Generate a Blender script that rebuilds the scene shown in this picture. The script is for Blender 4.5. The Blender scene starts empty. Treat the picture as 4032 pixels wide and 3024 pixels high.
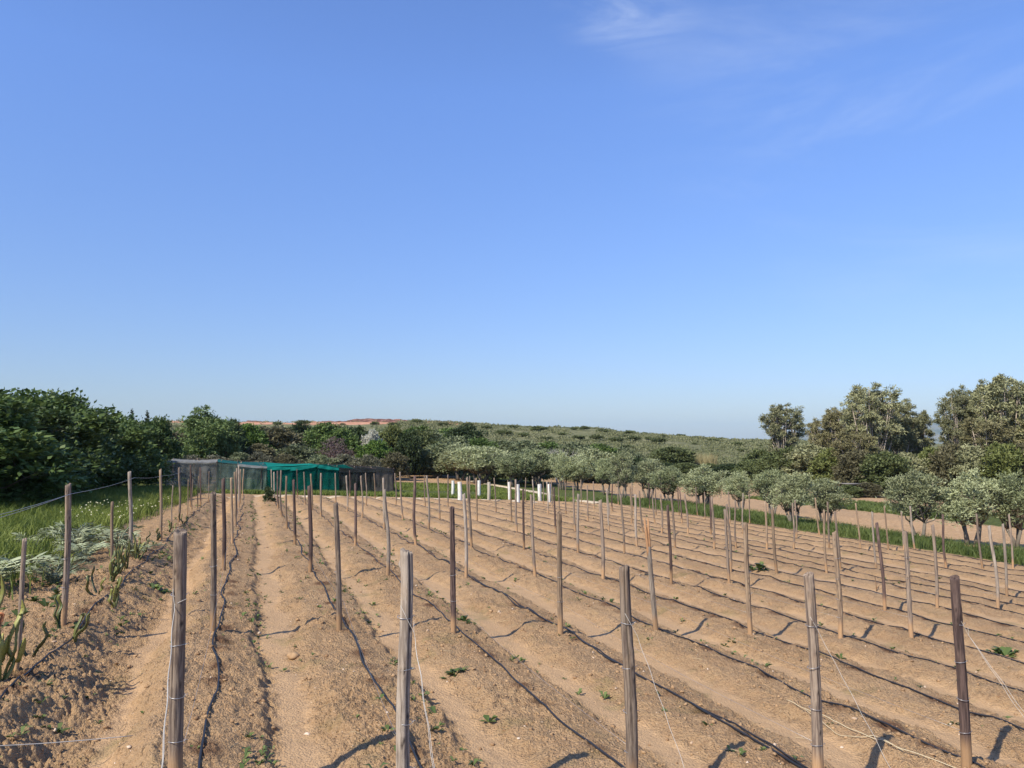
import bpy, math, random
import numpy as np
from mathutils import Matrix, Vector
S=bpy.context.scene; COL=S.collection
R=math.radians
# ---------------------------------------------------------------- camera, sky, sun, exposure
cam=bpy.data.cameras.new('camera'); cam.sensor_width=36; cam.lens=27.03; cam.clip_start=.05; cam.clip_end=40000
co=bpy.data.objects.new('camera',cam); COL.objects.link(co)
co.location=(0,0,2.30); co.rotation_euler=(R(90+4.22),0,0); S.camera=co
SUN_EL=44.; SUN_AZ=223.                         # azimuth clockwise from +Y: behind the camera, to the left
w=bpy.data.worlds.new("World"); S.world=w; w.use_nodes=True
def sky():
    nt=w.node_tree; N=nt.nodes; L=nt.links
    sk=N.new('ShaderNodeTexSky'); sk.sky_type='NISHITA'; sk.sun_disc=False
    sk.sun_elevation=R(SUN_EL); sk.sun_rotation=R(SUN_AZ); sk.air_density=1.0; sk.dust_density=.4; sk.ozone_density=2.2; sk.altitude=0
    tc=N.new('ShaderNodeTexCoord')
    def cloud(center,rad,stretch,rot,seed,lo,hi,detail=7):
        """wispy cirrus: noise stretched along the wind, kept to a cap of the sky round one direction"""
        mp=N.new('ShaderNodeMapping'); mp.inputs['Scale'].default_value=stretch; mp.inputs['Rotation'].default_value=rot; mp.inputs['Location'].default_value=(seed,seed*.7,seed*.3)
        L.new(tc.outputs['Generated'],mp.inputs[0])
        nz=N.new('ShaderNodeTexNoise'); nz.inputs['Scale'].default_value=1; nz.inputs['Detail'].default_value=detail; nz.inputs['Roughness'].default_value=.62; nz.inputs['Distortion'].default_value=.6
        L.new(mp.outputs[0],nz.inputs['Vector'])
        mr=N.new('ShaderNodeMapRange'); mr.interpolation_type='SMOOTHSTEP'; mr.inputs['From Min'].default_value=lo; mr.inputs['From Max'].default_value=hi
        L.new(nz.outputs['Fac'],mr.inputs['Value'])
        d=N.new('ShaderNodeVectorMath'); d.operation='DISTANCE'; d.inputs[1].default_value=center; L.new(tc.outputs['Generated'],d.inputs[0])
        m2=N.new('ShaderNodeMapRange'); m2.interpolation_type='SMOOTHSTEP'; m2.inputs['From Min'].default_value=rad; m2.inputs['From Max'].default_value=rad*.3
        L.new(d.outputs['Value'],m2.inputs['Value'])
        mu=N.new('ShaderNodeMath'); mu.operation='MULTIPLY'; L.new(mr.outputs[0],mu.inputs[0]); L.new(m2.outputs[0],mu.inputs[1])
        return mu.outputs[0]
    a=cloud((.135,.836,.532),.115,(5,5,22),(0,R(14),0),3.1,.42,.78)
    b=cloud((.45,.75,.42),.40,(2.2,2.2,8),(0,R(-16),0),8.4,.44,.95)
    sm=N.new('ShaderNodeMath'); sm.operation='MULTIPLY_ADD'; sm.use_clamp=True; L.new(b,sm.inputs[0]); sm.inputs[1].default_value=.42
    s2=N.new('ShaderNodeMath'); s2.operation='MULTIPLY'; s2.inputs[1].default_value=.42; L.new(a,s2.inputs[0]); L.new(s2.outputs[0],sm.inputs[2])
    sz=N.new('ShaderNodeSeparateXYZ'); L.new(tc.outputs['Generated'],sz.inputs[0]); mz=N.new('ShaderNodeMapRange'); mz.inputs['From Max'].default_value=.42; L.new(sz.outputs['Z'],mz.inputs['Value'])
    ti=N.new('ShaderNodeMix'); ti.data_type='RGBA'; L.new(mz.outputs[0],ti.inputs['Factor']); ti.inputs['A'].default_value=(.59,.61,.765,1); ti.inputs['B'].default_value=(.94,1.11,1.54,1)
    tm=N.new('ShaderNodeMix'); tm.data_type='RGBA'; tm.blend_type='MULTIPLY'; tm.inputs['Factor'].default_value=1; L.new(sk.outputs[0],tm.inputs['A']); L.new(ti.outputs['Result'],tm.inputs['B'])
    mx=N.new('ShaderNodeMix'); mx.data_type='RGBA'; L.new(sm.outputs[0],mx.inputs['Factor']); L.new(tm.outputs['Result'],mx.inputs['A']); mx.inputs['B'].default_value=(5.4,6.0,7.2,1)
    bg=N['Background']; L.new(mx.outputs['Result'],bg.inputs[0]); bg.inputs[1].default_value=SKY
SKY=.122
sky()
sl=bpy.data.lights.new('sun','SUN'); sl.energy=5.0; sl.angle=R(.53); sl.color=(1,.92,.77)
so=bpy.data.objects.new('sun',sl); COL.objects.link(so)
sd=Vector((math.sin(R(SUN_AZ))*math.cos(R(SUN_EL)),math.cos(R(SUN_AZ))*math.cos(R(SUN_EL)),math.sin(R(SUN_EL))))
so.rotation_euler=sd.to_track_quat('Z','Y').to_euler(); so.location=(-20,-20,30)
VS=S.view_settings; VS.view_transform='Standard'; VS.look='None'; VS.exposure=0.32; VS.gamma=1
S.cycles.max_bounces=6; S.cycles.diffuse_bounces=3; S.cycles.transparent_max_bounces=16; S.cycles.volume_bounces=0
# ---------------------------------------------------------------- terrain
TH=math.radians(18.7); CS,SN=math.cos(TH),math.sin(TH)
EYE=2.30
ROWS=np.array([-2.12,-0.40,1.14,2.64,4.20,5.80,7.34,8.84,10.36,11.85,13.27,14.95,16.02,17.30,18.62,20.68,22.35,24.05,25.65])
U_END=53.6                                        # far end of the rows
def uv(x,y): return -SN*x+CS*y, CS*x+SN*y
def xy(u,v): return -SN*u+CS*v, CS*u+SN*v
def sstep(a,b,t):
    t=np.clip((t-a)/(b-a),0,1); return t*t*(3-2*t)
def hash2(ix,iy,seed):
    h=(ix.astype(np.int64)*374761393+iy.astype(np.int64)*668265263+seed*974634777)&0xFFFFFFFF
    h=((h^(h>>13))*1274126177)&0xFFFFFFFF
    h=((h^(h>>16))*2246822519)&0xFFFFFFFF
    return ((h^(h>>13))&0xFFFFFF)/float(0x1000000)
def vnoise(x,y,seed=0):
    x=np.asarray(x,float);y=np.asarray(y,float)
    ix=np.floor(x);iy=np.floor(y);fx=x-ix;fy=y-iy
    ix=ix.astype(np.int64);iy=iy.astype(np.int64)
    fx=fx*fx*fx*(fx*(fx*6-15)+10);fy=fy*fy*fy*(fy*(fy*6-15)+10)
    a=hash2(ix,iy,seed);b=hash2(ix+1,iy,seed);c=hash2(ix,iy+1,seed);d=hash2(ix+1,iy+1,seed)
    return (a*(1-fx)+b*fx)*(1-fy)+(c*(1-fx)+d*fx)*fy*1.0
def fbm(x,y,seed=0,oc=4):
    s=0;a=.5;t=0
    for i in range(oc):
        s=s+a*vnoise(x*2**i,y*2**i,seed+i*17);t+=a;a*=.5
    return s/t
def clods(x,y,seed=0):                             # rounded lumps: height 0..1 of a cellular pattern with random lump sizes
    x=np.asarray(x,float);y=np.asarray(y,float)
    ix=np.floor(x).astype(np.int64);iy=np.floor(y).astype(np.int64)
    out=np.zeros(np.shape(x))
    for dx in (-1,0,1):
        for dy in (-1,0,1):
            jx=ix+dx;jy=iy+dy
            px=jx+hash2(jx,jy,seed);py=jy+hash2(jx,jy,seed+5)
            r=hash2(jx,jy,seed+9);r=.12+.62*r*r
            d2=(x-px)**2+(y-py)**2
            out=np.maximum(out,r*np.sqrt(np.clip(1-d2/(r*r),0,1)))
    return out
def sclamp(t,a,b):                                 # clamp with soft shoulders
    k=6.
    t=np.where(t>b-k,b-k+k*np.tanh((t-(b-k))/k),t)
    return np.where(t<a+k,a+k-k*np.tanh(((a+k)-t)/k),t)
CO=(-2.27493584e+00,-9.68349030e-03,-7.95341181e-02,-2.52155596e-04,7.25392577e-04,-2.77937396e-04)
RX=np.array([-900,-300,-130,-100,-60,-31,0,29,38,53,69,80,110,140,220,600,2000]);RZ=np.array([9,7.6,6.6,6.0,6.0,6.2,4.7,3.5,2.4,1.3,.4,0,-1,-2.5,-4,-5,-5.])
def T(x,y):                                        # smooth ground height (row tops), eye at EYE
    x=np.asarray(x,float);y=np.asarray(y,float)
    u,v=uv(x,y)
    uc=sclamp(u,-14,66);vc=sclamp(v,-26,44)
    z=CO[0]+CO[1]*uc+CO[2]*vc+CO[3]*uc*uc+CO[4]*uc*vc+CO[5]*vc*vc
    r=np.hypot(x,y)
    xr=x*255/np.maximum(np.abs(y),60.)
    ridge=np.interp(np.clip(xr,-2000,2000),RX,RZ)+1.0*(fbm(xr/22+40,xr*0+3,31,3)-.5)
    k=sstep(88,262,y)
    z=z*(1-k)+ridge*k
    z=z-sstep(270,5000,y)*22
    z=z+(fbm(x/9,y/9,77,3)-.5)*.9*sstep(95,140,y)
    return z+EYE
def edge_noise(u,v,seed=3): return (vnoise(u*.55,v*0+seed,seed)-.5)*.12+(vnoise(u*2.3,v*0+seed*7,seed+1)-.5)*.09+(vnoise(u*6.5,v*0+seed*5,seed+2)-.5)*.06
def infield(u,v):
    """1 inside the ploughed rows, 0 outside"""
    e=(fbm(u*.35,v*.35,55,3)-.5)
    return sstep(-3.75+e*.9,-3.05+e*.9,v)*sstep(27.0+e*.6,26.5+e*.6,v)*sstep(U_END+.9,U_END+.2,u+e*.8)
def mound(u,v):
    """height of the row profile under the row tops, and 0..1 how far a point lies in the trodden furrow floor"""
    k=np.clip(np.searchsorted(ROWS,v)-1,0,len(ROWS)-2)
    a=ROWS[k];g=ROWS[k+1]-a
    t=v-a+edge_noise(u,k,3)
    soft=sstep(6,16,v)                              # rows farther right are lower and rounder
    d=np.where(k==0,.24,.118)-.03*soft
    wr=.50-.06*soft
    fall=np.where(k==0,sstep(.22,.86,t+(fbm(u*1.7,t*3,9,3)-.5)*.5),sstep(wr-.10*soft,wr+.085+.13*soft,t))
    t2=g-t+edge_noise(u,k,8)*1.2
    rise=sstep(.28,.66,t2)
    h=-d*np.minimum(fall,rise)-.05*sstep(.12,.5,t)*(1-fall)
    fl=sstep(wr+.08+.3*(k==0),wr+.2+.3*(k==0),t)*sstep(.5,.66,t2)
    tl=ROWS[0]-v
    hl=-.10*sstep(.25,1.2,tl); h=np.where(v<ROWS[0],hl,h); fl=np.where(v<ROWS[0],0,fl)
    tr=v-ROWS[-1]
    h=np.where(v>ROWS[-1],-.12*sstep(.35,.8,tr),h); fl=np.where(v>ROWS[-1],0,fl)
    return h,fl
def G(x,y):                                        # ground with rows, without clods
    u,v=uv(np.asarray(x,float),np.asarray(y,float))
    h,_=mound(u,v)
    return T(x,y)+h*infield(u,v)
def micro(x,y):
    u,v=uv(np.asarray(x,float),np.asarray(y,float))
    h,fl=mound(u,v);f=infield(u,v)
    rough=f*(1-.86*fl)
    rough=rough*(.45+1.1*fbm(u*.8,v*.8,12,2))
    leftheap=1+1.0*sstep(-.6,-1.6,v)*sstep(26,12,u)
    wx=x+.05*(vnoise(x*9,y*9,61)-.5);wy=y+.05*(vnoise(x*9,y*9,62)-.5)
    pat=sstep(.42,.66,fbm(u*1.1,v*1.1,63,3))
    m=(fbm(x*1.6,y*1.6,20,5)-.5)*.12*(.25+.75*rough)*f
    m=m+(fbm(x*8,y*8,25,3)-.5)*.045*(.2*f+rough)
    m=m+clods(wx*10,wy*10,21)/10*.30*rough*(.25+.9*pat)
    m=m+clods(wx*21,wy*21,22)/21*.50*rough*leftheap
    m=m+clods(wx*40,wy*40,23)/40*.75*(rough*leftheap+.10*f)
    m=m+(fbm(x*3,y*3,24,3)-.5)*.05*(1-f)
    m=m+(.055*np.sin(v*5.2+2*fbm(u*.3,v*.3,64,2))+.05*(fbm(x*4,y*4,65,3)-.5))*sstep(31,33,v)*sstep(52,49,v)*sstep(95,60,y)
    return m
# ---------------------------------------------------------------- end terrain
# ---------------------------------------------------------------- object helpers
def tag(o,label=None,cat=None,group=None,kind=None):
    if label: o['label']=label
    if cat: o['category']=cat
    if group: o['group']=group
    if kind: o['kind']=kind
    return o
def mesh(name,V,F,mat=None,smooth=False,tone=None):
    """V (n,3); F a list of index arrays (m,k)"""
    me=bpy.data.meshes.new(name); V=np.asarray(V,np.float32)
    me.vertices.add(len(V)); me.vertices.foreach_set('co',V.ravel())
    F=[np.asarray(f,np.int32) for f in F if len(f)]
    loops=np.concatenate([f.ravel() for f in F]); tot=np.concatenate([np.full(len(f),f.shape[1],np.int32) for f in F])
    me.loops.add(len(loops)); me.loops.foreach_set('vertex_index',loops)
    me.polygons.add(len(tot)); me.polygons.foreach_set('loop_start',np.concatenate([[0],np.cumsum(tot)[:-1]]).astype(np.int32))
    if smooth: me.polygons.foreach_set('use_smooth',np.ones(len(tot),bool))
    if tone is not None:
        a=me.attributes.new('tone','FLOAT','POINT'); a.data.foreach_set('value',np.asarray(tone,np.float32))
    me.update(calc_edges=True)
    if mat: me.materials.append(mat)
    return me
def link(name,me,parent=None,loc=None):
    o=bpy.data.objects.new(name,me); COL.objects.link(o)
    if parent: o.parent=parent
    if loc is not None: o.location=loc
    return o
def copy_tree(o,parent=None):
    c=o.copy(); COL.objects.link(c)
    if parent: c.parent=parent
    for ch in list(o.children): copy_tree(ch,c)
    return c
def recolor(o,mats):
    """object-level material on a copy that shares its mesh; mats: part name -> material"""
    for x in [o]+list(o.children):
        m=mats.get(x.name.split('.')[0])
        if m: x.material_slots[0].link='OBJECT'; x.material_slots[0].material=m
class MB:
    """collects shapes into one mesh"""
    def __init__(s): s.V=[];s.F={};s.n=0;s.T=[]
    def add(s,V,F,tone=0.):
        V=np.asarray(V,float); s.V.append(V)
        for f in F:
            f=np.asarray(f)
            if len(f): s.F.setdefault(f.shape[1],[]).append(f+s.n)
        s.T.append(np.broadcast_to(np.asarray(tone,float),(len(V),))); s.n+=len(V)
    def tube(s,P,r,ns=6,cap=True,tone=0.):
        P=np.asarray(P,float); r=np.broadcast_to(np.asarray(r,float),(len(P),))
        t=np.gradient(P,axis=0); t/=np.linalg.norm(t,axis=1)[:,None]+1e-9
        up=np.where(np.abs(t[:,2:3])>.9,np.array([[1.,0,0]]),np.array([[0,0,1.]]))
        if (np.abs(t[:,2])>.9).any() and not (np.abs(t[:,2])>.9).all(): up=np.broadcast_to(np.array([[.83,.55,.1]]),t.shape)
        a=np.cross(t,up); a/=np.linalg.norm(a,axis=1)[:,None]+1e-9; b=np.cross(t,a)
        an=np.arange(ns)/ns*2*math.pi
        V=P[:,None]+r[:,None,None]*(a[:,None]*np.cos(an)[None,:,None]+b[:,None]*np.sin(an)[None,:,None])
        n=len(P);i=np.arange(n-1)[:,None]*ns;j=np.arange(ns)[None];k=(j+1)%ns
        Q=np.stack([i+j,i+k,i+ns+k,i+ns+j],-1).reshape(-1,4)
        F=[Q]
        if cap: F+= [np.arange(ns)[None,::-1],(np.arange(ns)+(n-1)*ns)[None]]
        s.add(V.reshape(-1,3),F,tone)
    def box(s,c,d,rz=0.,tone=0.):
        c=np.array(c,float);d=np.array(d,float)/2
        V=np.array([[x,y,z] for x in(-1,1) for y in(-1,1) for z in(-1,1)],float)*d
        cr,sr=math.cos(rz),math.sin(rz); V=np.stack([V[:,0]*cr-V[:,1]*sr,V[:,0]*sr+V[:,1]*cr,V[:,2]],1)+c
        s.add(V,[np.array([[0,1,3,2],[4,6,7,5],[0,4,5,1],[2,3,7,6],[0,2,6,4],[1,5,7,3]])],tone)
    def me(s,name,mat,smooth=False):
        return mesh(name,np.concatenate(s.V),[np.concatenate(f) for f in s.F.values()],mat,smooth,np.concatenate(s.T))
    def build(s,name,mat,parent=None,smooth=False,loc=None): return link(name,s.me(name,mat,smooth),parent,loc)
def thing(name,loc,label,cat,group=None,rz=0.):
    o=bpy.data.objects.new(name,None); COL.objects.link(o); o.location=loc; o.rotation_euler=(0,0,rz); o.empty_display_size=.3
    return tag(o,label,cat,group)
ORD='first second third fourth fifth sixth seventh eighth ninth tenth eleventh twelfth thirteenth fourteenth fifteenth sixteenth seventeenth eighteenth nineteenth twentieth'.split()
def ordn(i): return ORD[i] if i<20 else ('thirtieth' if i==29 else 'fortieth' if i==39 else 'fiftieth' if i==49 else ['twenty','thirty','forty','fifty','sixty'][(i+1)//10-2]+'-'+ORD[(i+1)%10-1])
# ---------------------------------------------------------------- materials
class NB:
    def __init__(s,name):
        s.m=bpy.data.materials.new(name); s.m.use_nodes=True; s.t=s.m.node_tree; s.N=s.t.nodes; s.b=s.N['Principled BSDF']; s.out=s.N['Material Output']
    def l(s,a,b): s.t.links.new(a,b)
    def n(s,t,**k):
        x=s.N.new(t)
        for a,v in k.items(): setattr(x,a,v)
        return x
    def set(s,sock,v):
        if hasattr(v,'is_linked') or hasattr(v,'links'): s.l(v,sock)
        else: sock.default_value=v
    def pos(s,kind='pos',scale=(1,1,1)):
        if kind=='pos': o=s.n('ShaderNodeNewGeometry').outputs['Position']
        else: o=s.n('ShaderNodeTexCoord').outputs['Object']
        if scale!=(1,1,1):
            m=s.n('ShaderNodeMapping'); m.inputs['Scale'].default_value=scale; s.l(o,m.inputs[0]); o=m.outputs[0]
        return o
    def noise(s,vec,scale,detail=4,rough=.55,dist=0.):
        x=s.n('ShaderNodeTexNoise'); s.l(vec,x.inputs['Vector']); x.inputs['Scale'].default_value=scale; x.inputs['Detail'].default_value=detail; x.inputs['Roughness'].default_value=rough; x.inputs['Distortion'].default_value=dist
        return x.outputs['Fac']
    def ramp(s,v,a,b,lo=0.,hi=1.):
        x=s.n('ShaderNodeMapRange'); x.interpolation_type='SMOOTHSTEP'; s.set(x.inputs['Value'],v)
        for k,q in (('From Min',a),('From Max',b),('To Min',lo),('To Max',hi)): x.inputs[k].default_value=q
        return x.outputs[0]
    def math(s,op,a,b=0.,clamp=False):
        x=s.n('ShaderNodeMath',operation=op,use_clamp=clamp); s.set(x.inputs[0],a); s.set(x.inputs[1],b); return x.outputs[0]
    def mix(s,f,a,b,blend='MIX'):
        x=s.n('ShaderNodeMix',data_type='RGBA',blend_type=blend); s.set(x.inputs['Factor'],f)
        for k,v in (('A',a),('B',b)):
            if isinstance(v,tuple): x.inputs[k].default_value=(*v,1) if len(v)==3 else v
            else: s.l(v,x.inputs[k])
        return x.outputs['Result']
    def attr(s,name): return s.n('ShaderNodeAttribute',attribute_name=name)
    def bump(s,h,dist,strength=1.):
        x=s.n('ShaderNodeBump'); x.inputs['Distance'].default_value=dist; x.inputs['Strength'].default_value=strength; s.l(h,x.inputs['Height']); s.l(x.outputs[0],s.b.inputs['Normal'])
    def done(s,col,rough=.8,spec=.3):
        s.set(s.b.inputs['Base Color'],col if not isinstance(col,tuple) else (*col,1)); s.set(s.b.inputs['Roughness'],rough); s.b.inputs['Specular IOR Level'].default_value=spec
        return s.m
def leaf_mat(name,ca,cb,trans=.22,spec=.25,rough=.55,var=.35):
    b=NB(name); t=b.attr('tone').outputs['Fac']; rnd=b.n('ShaderNodeObjectInfo').outputs['Random']
    nz=b.noise(b.pos(),.9,2)
    f=b.math('ADD',b.math('MULTIPLY',t,.75),b.math('MULTIPLY',nz,.35),True)
    c=b.mix(f,ca,cb)
    hs=b.n('ShaderNodeHueSaturation'); b.l(c,hs.inputs['Color']); b.l(b.ramp(rnd,0,1,1-var*.5,1+var*.5),hs.inputs['Value']); hs.inputs['Hue'].default_value=.5
    c=hs.outputs[0]; b.done(c,rough,spec)
    tr=b.n('ShaderNodeBsdfTranslucent'); b.l(c,tr.inputs['Color'])
    mx=b.n('ShaderNodeMixShader'); mx.inputs[0].default_value=trans; b.l(b.b.outputs[0],mx.inputs[1]); b.l(tr.outputs[0],mx.inputs[2]); b.l(mx.outputs[0],b.out.inputs[0])
    return b.m
def wood_mat(name,ca,cb,cd):
    b=NB(name); p=b.pos('obj',(1,1,.055)); rnd=b.n('ShaderNodeObjectInfo').outputs['Random']
    g=b.noise(p,60,5,.6); g2=b.noise(p,190,3,.6); blot=b.noise(b.pos('obj',(1,1,.35)),7,3)
    c=b.mix(b.ramp(g,.38,.62),ca,cb); c=b.mix(b.ramp(blot,.52,.72,0,.75),c,cd)
    c=b.mix(b.ramp(g2,.56,.7,0,.55),c,(.035,.028,.022))
    c=b.mix(b.math('MULTIPLY',b.attr('tone').outputs['Fac'],.85),c,(.035,.026,.022))
    z=b.n('ShaderNodeSeparateXYZ'); b.l(b.pos('obj'),z.inputs[0])
    zz=b.math('ADD',z.outputs['Z'],b.math('MULTIPLY',blot,-.22))
    c=b.mix(b.ramp(zz,.04,.24,.85,0.),c,(.37,.225,.115))
    hs=b.n('ShaderNodeHueSaturation'); b.l(c,hs.inputs['Color']); b.l(b.ramp(rnd,0,1,.78,1.2),hs.inputs['Value'])
    b.bump(b.math('ADD',g,b.math('MULTIPLY',g2,.5)),.006,.7)
    return b.done(hs.outputs[0],.85,.2)
def plain(name,c,rough=.6,spec=.3,metal=0.,n=0.,sc=20.):
    b=NB(name)
    if n:
        col=b.mix(b.noise(b.pos('obj'),sc,4),tuple(x*(1-n) for x in c),tuple(min(1,x*(1+n)) for x in c)); b.done(col,rough,spec)
    else: b.done(c,rough,spec)
    b.b.inputs['Metallic'].default_value=metal
    return b.m
def ground_mat():
    b=NB('earth'); p=b.pos(); A=b.attr('mask'); B=b.attr('kindmask')
    sa=b.n('ShaderNodeSeparateColor'); b.l(A.outputs['Color'],sa.inputs[0]); sb=b.n('ShaderNodeSeparateColor'); b.l(B.outputs['Color'],sb.inputs[0])
    fl,gr,orch=sa.outputs; hill,red,litter=sb.outputs
    n1=b.noise(p,.45,4); n2=b.noise(p,5,5,.6); n3=b.noise(p,42,4,.65); n4=b.noise(p,160,2)
    c=b.mix(b.ramp(n1,.3,.7),SOIL[0],SOIL[1]); c=b.mix(b.ramp(n2,.35,.75,0,.6),c,SOIL[2]); c=b.mix(b.ramp(n3,.5,.75,0,.5),c,SOIL[3]); c=b.mix(b.ramp(n3,.45,.28,0,.45),c,SOIL[4])
    c=b.mix(b.math('MULTIPLY',fl,b.ramp(n2,.2,.8,.5,.9)),c,SOIL[5])
    vo=b.n('ShaderNodeTexVoronoi',feature='F1'); vo.inputs['Scale'].default_value=26; b.l(p,vo.inputs['Vector'])
    vs=b.n('ShaderNodeSeparateColor'); b.l(vo.outputs['Color'],vs.inputs[0])
    peb=b.math('MULTIPLY',b.ramp(vo.outputs['Distance'],.22,.14),b.ramp(vs.outputs[0],.82,.86))
    c=b.mix(b.math('MULTIPLY',peb,.75),c,(.62,.45,.29))
    vg=b.n('ShaderNodeTexVoronoi',feature='F1'); vg.inputs['Scale'].default_value=46; b.l(b.pos(),vg.inputs['Vector']); vgs=b.n('ShaderNodeSeparateColor'); b.l(vg.outputs['Color'],vgs.inputs[0])
    rf=b.math('SUBTRACT',1.,b.math('MULTIPLY',fl,.75)); c=b.mix(b.math('MULTIPLY',rf,b.ramp(vgs.outputs[0],.6,1.,0,.30)),c,(.48,.33,.19)); c=b.mix(b.math('MULTIPLY',rf,b.ramp(vgs.outputs[1],.6,1.,0,.34)),c,(.18,.10,.052))
    tuft=b.math('MULTIPLY',b.ramp(b.noise(p,1.3,5,.65),.56,.72),.42); 
    c=b.mix(b.math('MULTIPLY',b.attr('damp').outputs['Fac'],b.ramp(n2,.25,.6,.45,1.)),c,(.15,.082,.046))
    oc=b.mix(b.ramp(n2,.3,.7),(.40,.25,.135),(.50,.335,.19)); c=b.mix(orch,c,oc)
    c=b.mix(tuft,c,(.16,.15,.055))
    gc=b.mix(b.ramp(n2,.3,.7),(.055,.07,.018),(.13,.15,.04)); c=b.mix(b.ramp(b.math('ADD',gr,b.math('MULTIPLY',n2,.5)),.5,.85),c,gc)
    h1=b.noise(p,.11,5,.65); h2=b.noise(p,.9,4,.6)
    hc=b.mix(b.ramp(h1,.35,.65),(.15,.15,.07),(.23,.215,.115)); hc=b.mix(b.ramp(h2,.42,.62,.0,.7),hc,(.075,.085,.036))
    c=b.mix(hill,c,hc)
    rc=b.mix(b.ramp(b.noise(p,.25,4),.35,.65),(.42,.19,.105),(.55,.31,.20)); c=b.mix(b.ramp(b.math('ADD',red,b.math('MULTIPLY',h2,.6)),.6,.9),c,rc)
    c=b.mix(litter,c,b.mix(n2,(.06,.05,.025),(.13,.10,.05)))
    b.bump(b.math('MULTIPLY',b.math('ADD',b.math('ADD',b.math('MULTIPLY',n3,.9),b.math('MULTIPLY',n4,.35)),b.math('MULTIPLY',vg.outputs['Distance'],-.55)),b.math('SUBTRACT',1.,b.math('MULTIPLY',fl,.62))),.05,.85)
    return b.done(c,.95,.12)
SOIL=[(.385,.24,.125),(.465,.30,.162),(.43,.29,.156),(.55,.38,.22),(.265,.157,.082),(.475,.31,.168)]
M={}
M['earth']=ground_mat()
M['wood_grey']=wood_mat('wood_grey',(.275,.215,.16),(.135,.10,.078),(.29,.20,.125))
M['wood_tan']=wood_mat('wood_tan',(.31,.225,.145),(.18,.125,.083),(.22,.175,.135))
M['wood_dark']=wood_mat('wood_dark',(.135,.09,.075),(.06,.04,.035),(.20,.14,.11))
M['wood_pale']=wood_mat('wood_pale',(.37,.31,.245),(.20,.16,.125),(.30,.22,.15))
M['heartwood']=plain('heartwood',(.36,.20,.10),.8,.2,0,.5,30)
M['tube']=plain('black_poly',(.018,.018,.02),.5,.4,0,.5,9)
M['wire']=plain('galvanised_wire',(.42,.42,.42),.4,.5,.7)
M['twine']=plain('white_twine',(.47,.44,.39),.8,.2)
M['rope']=plain('straw_rope',(.50,.41,.26),.85,.2,0,.2,60)
M['bark']=plain('bark',(.13,.10,.075),.9,.2,0,.45,8)
M['bark_olive']=plain('bark_olive',(.16,.135,.105),.9,.2,0,.5,10)
M['bark_euc']=plain('bark_euc',(.36,.30,.24),.85,.2,0,.4,3)
M['grass']=leaf_mat('grass',(.055,.095,.014),(.26,.30,.065),.3,.2)
M['verge']=leaf_mat('verge_grass',(.045,.07,.015),(.145,.18,.05),.3,.2)
M['weed']=leaf_mat('weed_leaf',(.05,.085,.022),(.15,.19,.06),.2)
M['flower']=leaf_mat('pale_petal',(.55,.52,.22),(.78,.76,.55),.2)
M['dead']=leaf_mat('dry_straw',(.30,.22,.12),(.55,.44,.27),.1)
LEAF={'hedge':((.035,.07,.016),(.125,.175,.05)),'hedge_dark':((.028,.055,.016),(.095,.14,.042)),'olive':((.18,.205,.095),(.43,.455,.255)),'olive_dark':((.15,.18,.08),(.36,.39,.205)),
 'euc':((.15,.16,.075),(.34,.335,.18)),'euc_brown':((.165,.155,.07),(.32,.29,.145)),'green':((.05,.095,.022),(.15,.205,.055)),'bright':((.06,.12,.02),(.16,.24,.05)),'brownish':((.08,.078,.04),(.19,.17,.09)),
 'dark':((.025,.045,.016),(.08,.105,.04)),'greygreen':((.10,.125,.058),(.24,.265,.14)),'scrub':((.135,.145,.066),(.205,.205,.10)),'shrub':((.065,.085,.028),(.17,.195,.075)),'hillshrub':((.065,.085,.03),(.165,.185,.075)),'willow':((.09,.11,.03),(.20,.22,.07)),
 'purple':((.13,.09,.085),(.22,.16,.15)),'blossom':((.30,.30,.22),(.62,.60,.50)),'reed':((.20,.17,.08),(.36,.31,.16)),'feathery':((.07,.11,.035),(.19,.25,.085)),'cypress':((.045,.055,.032),(.10,.115,.065)),'silver':((.10,.13,.06),(.37,.40,.245)),'fringe':((.10,.10,.06),(.24,.23,.15))}
for k,(a,c) in LEAF.items(): M[k]=leaf_mat('leaf_'+k,a,c,.14 if k[:3] in ('oli','euc') else .2 if k!='silver' else .08)
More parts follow.
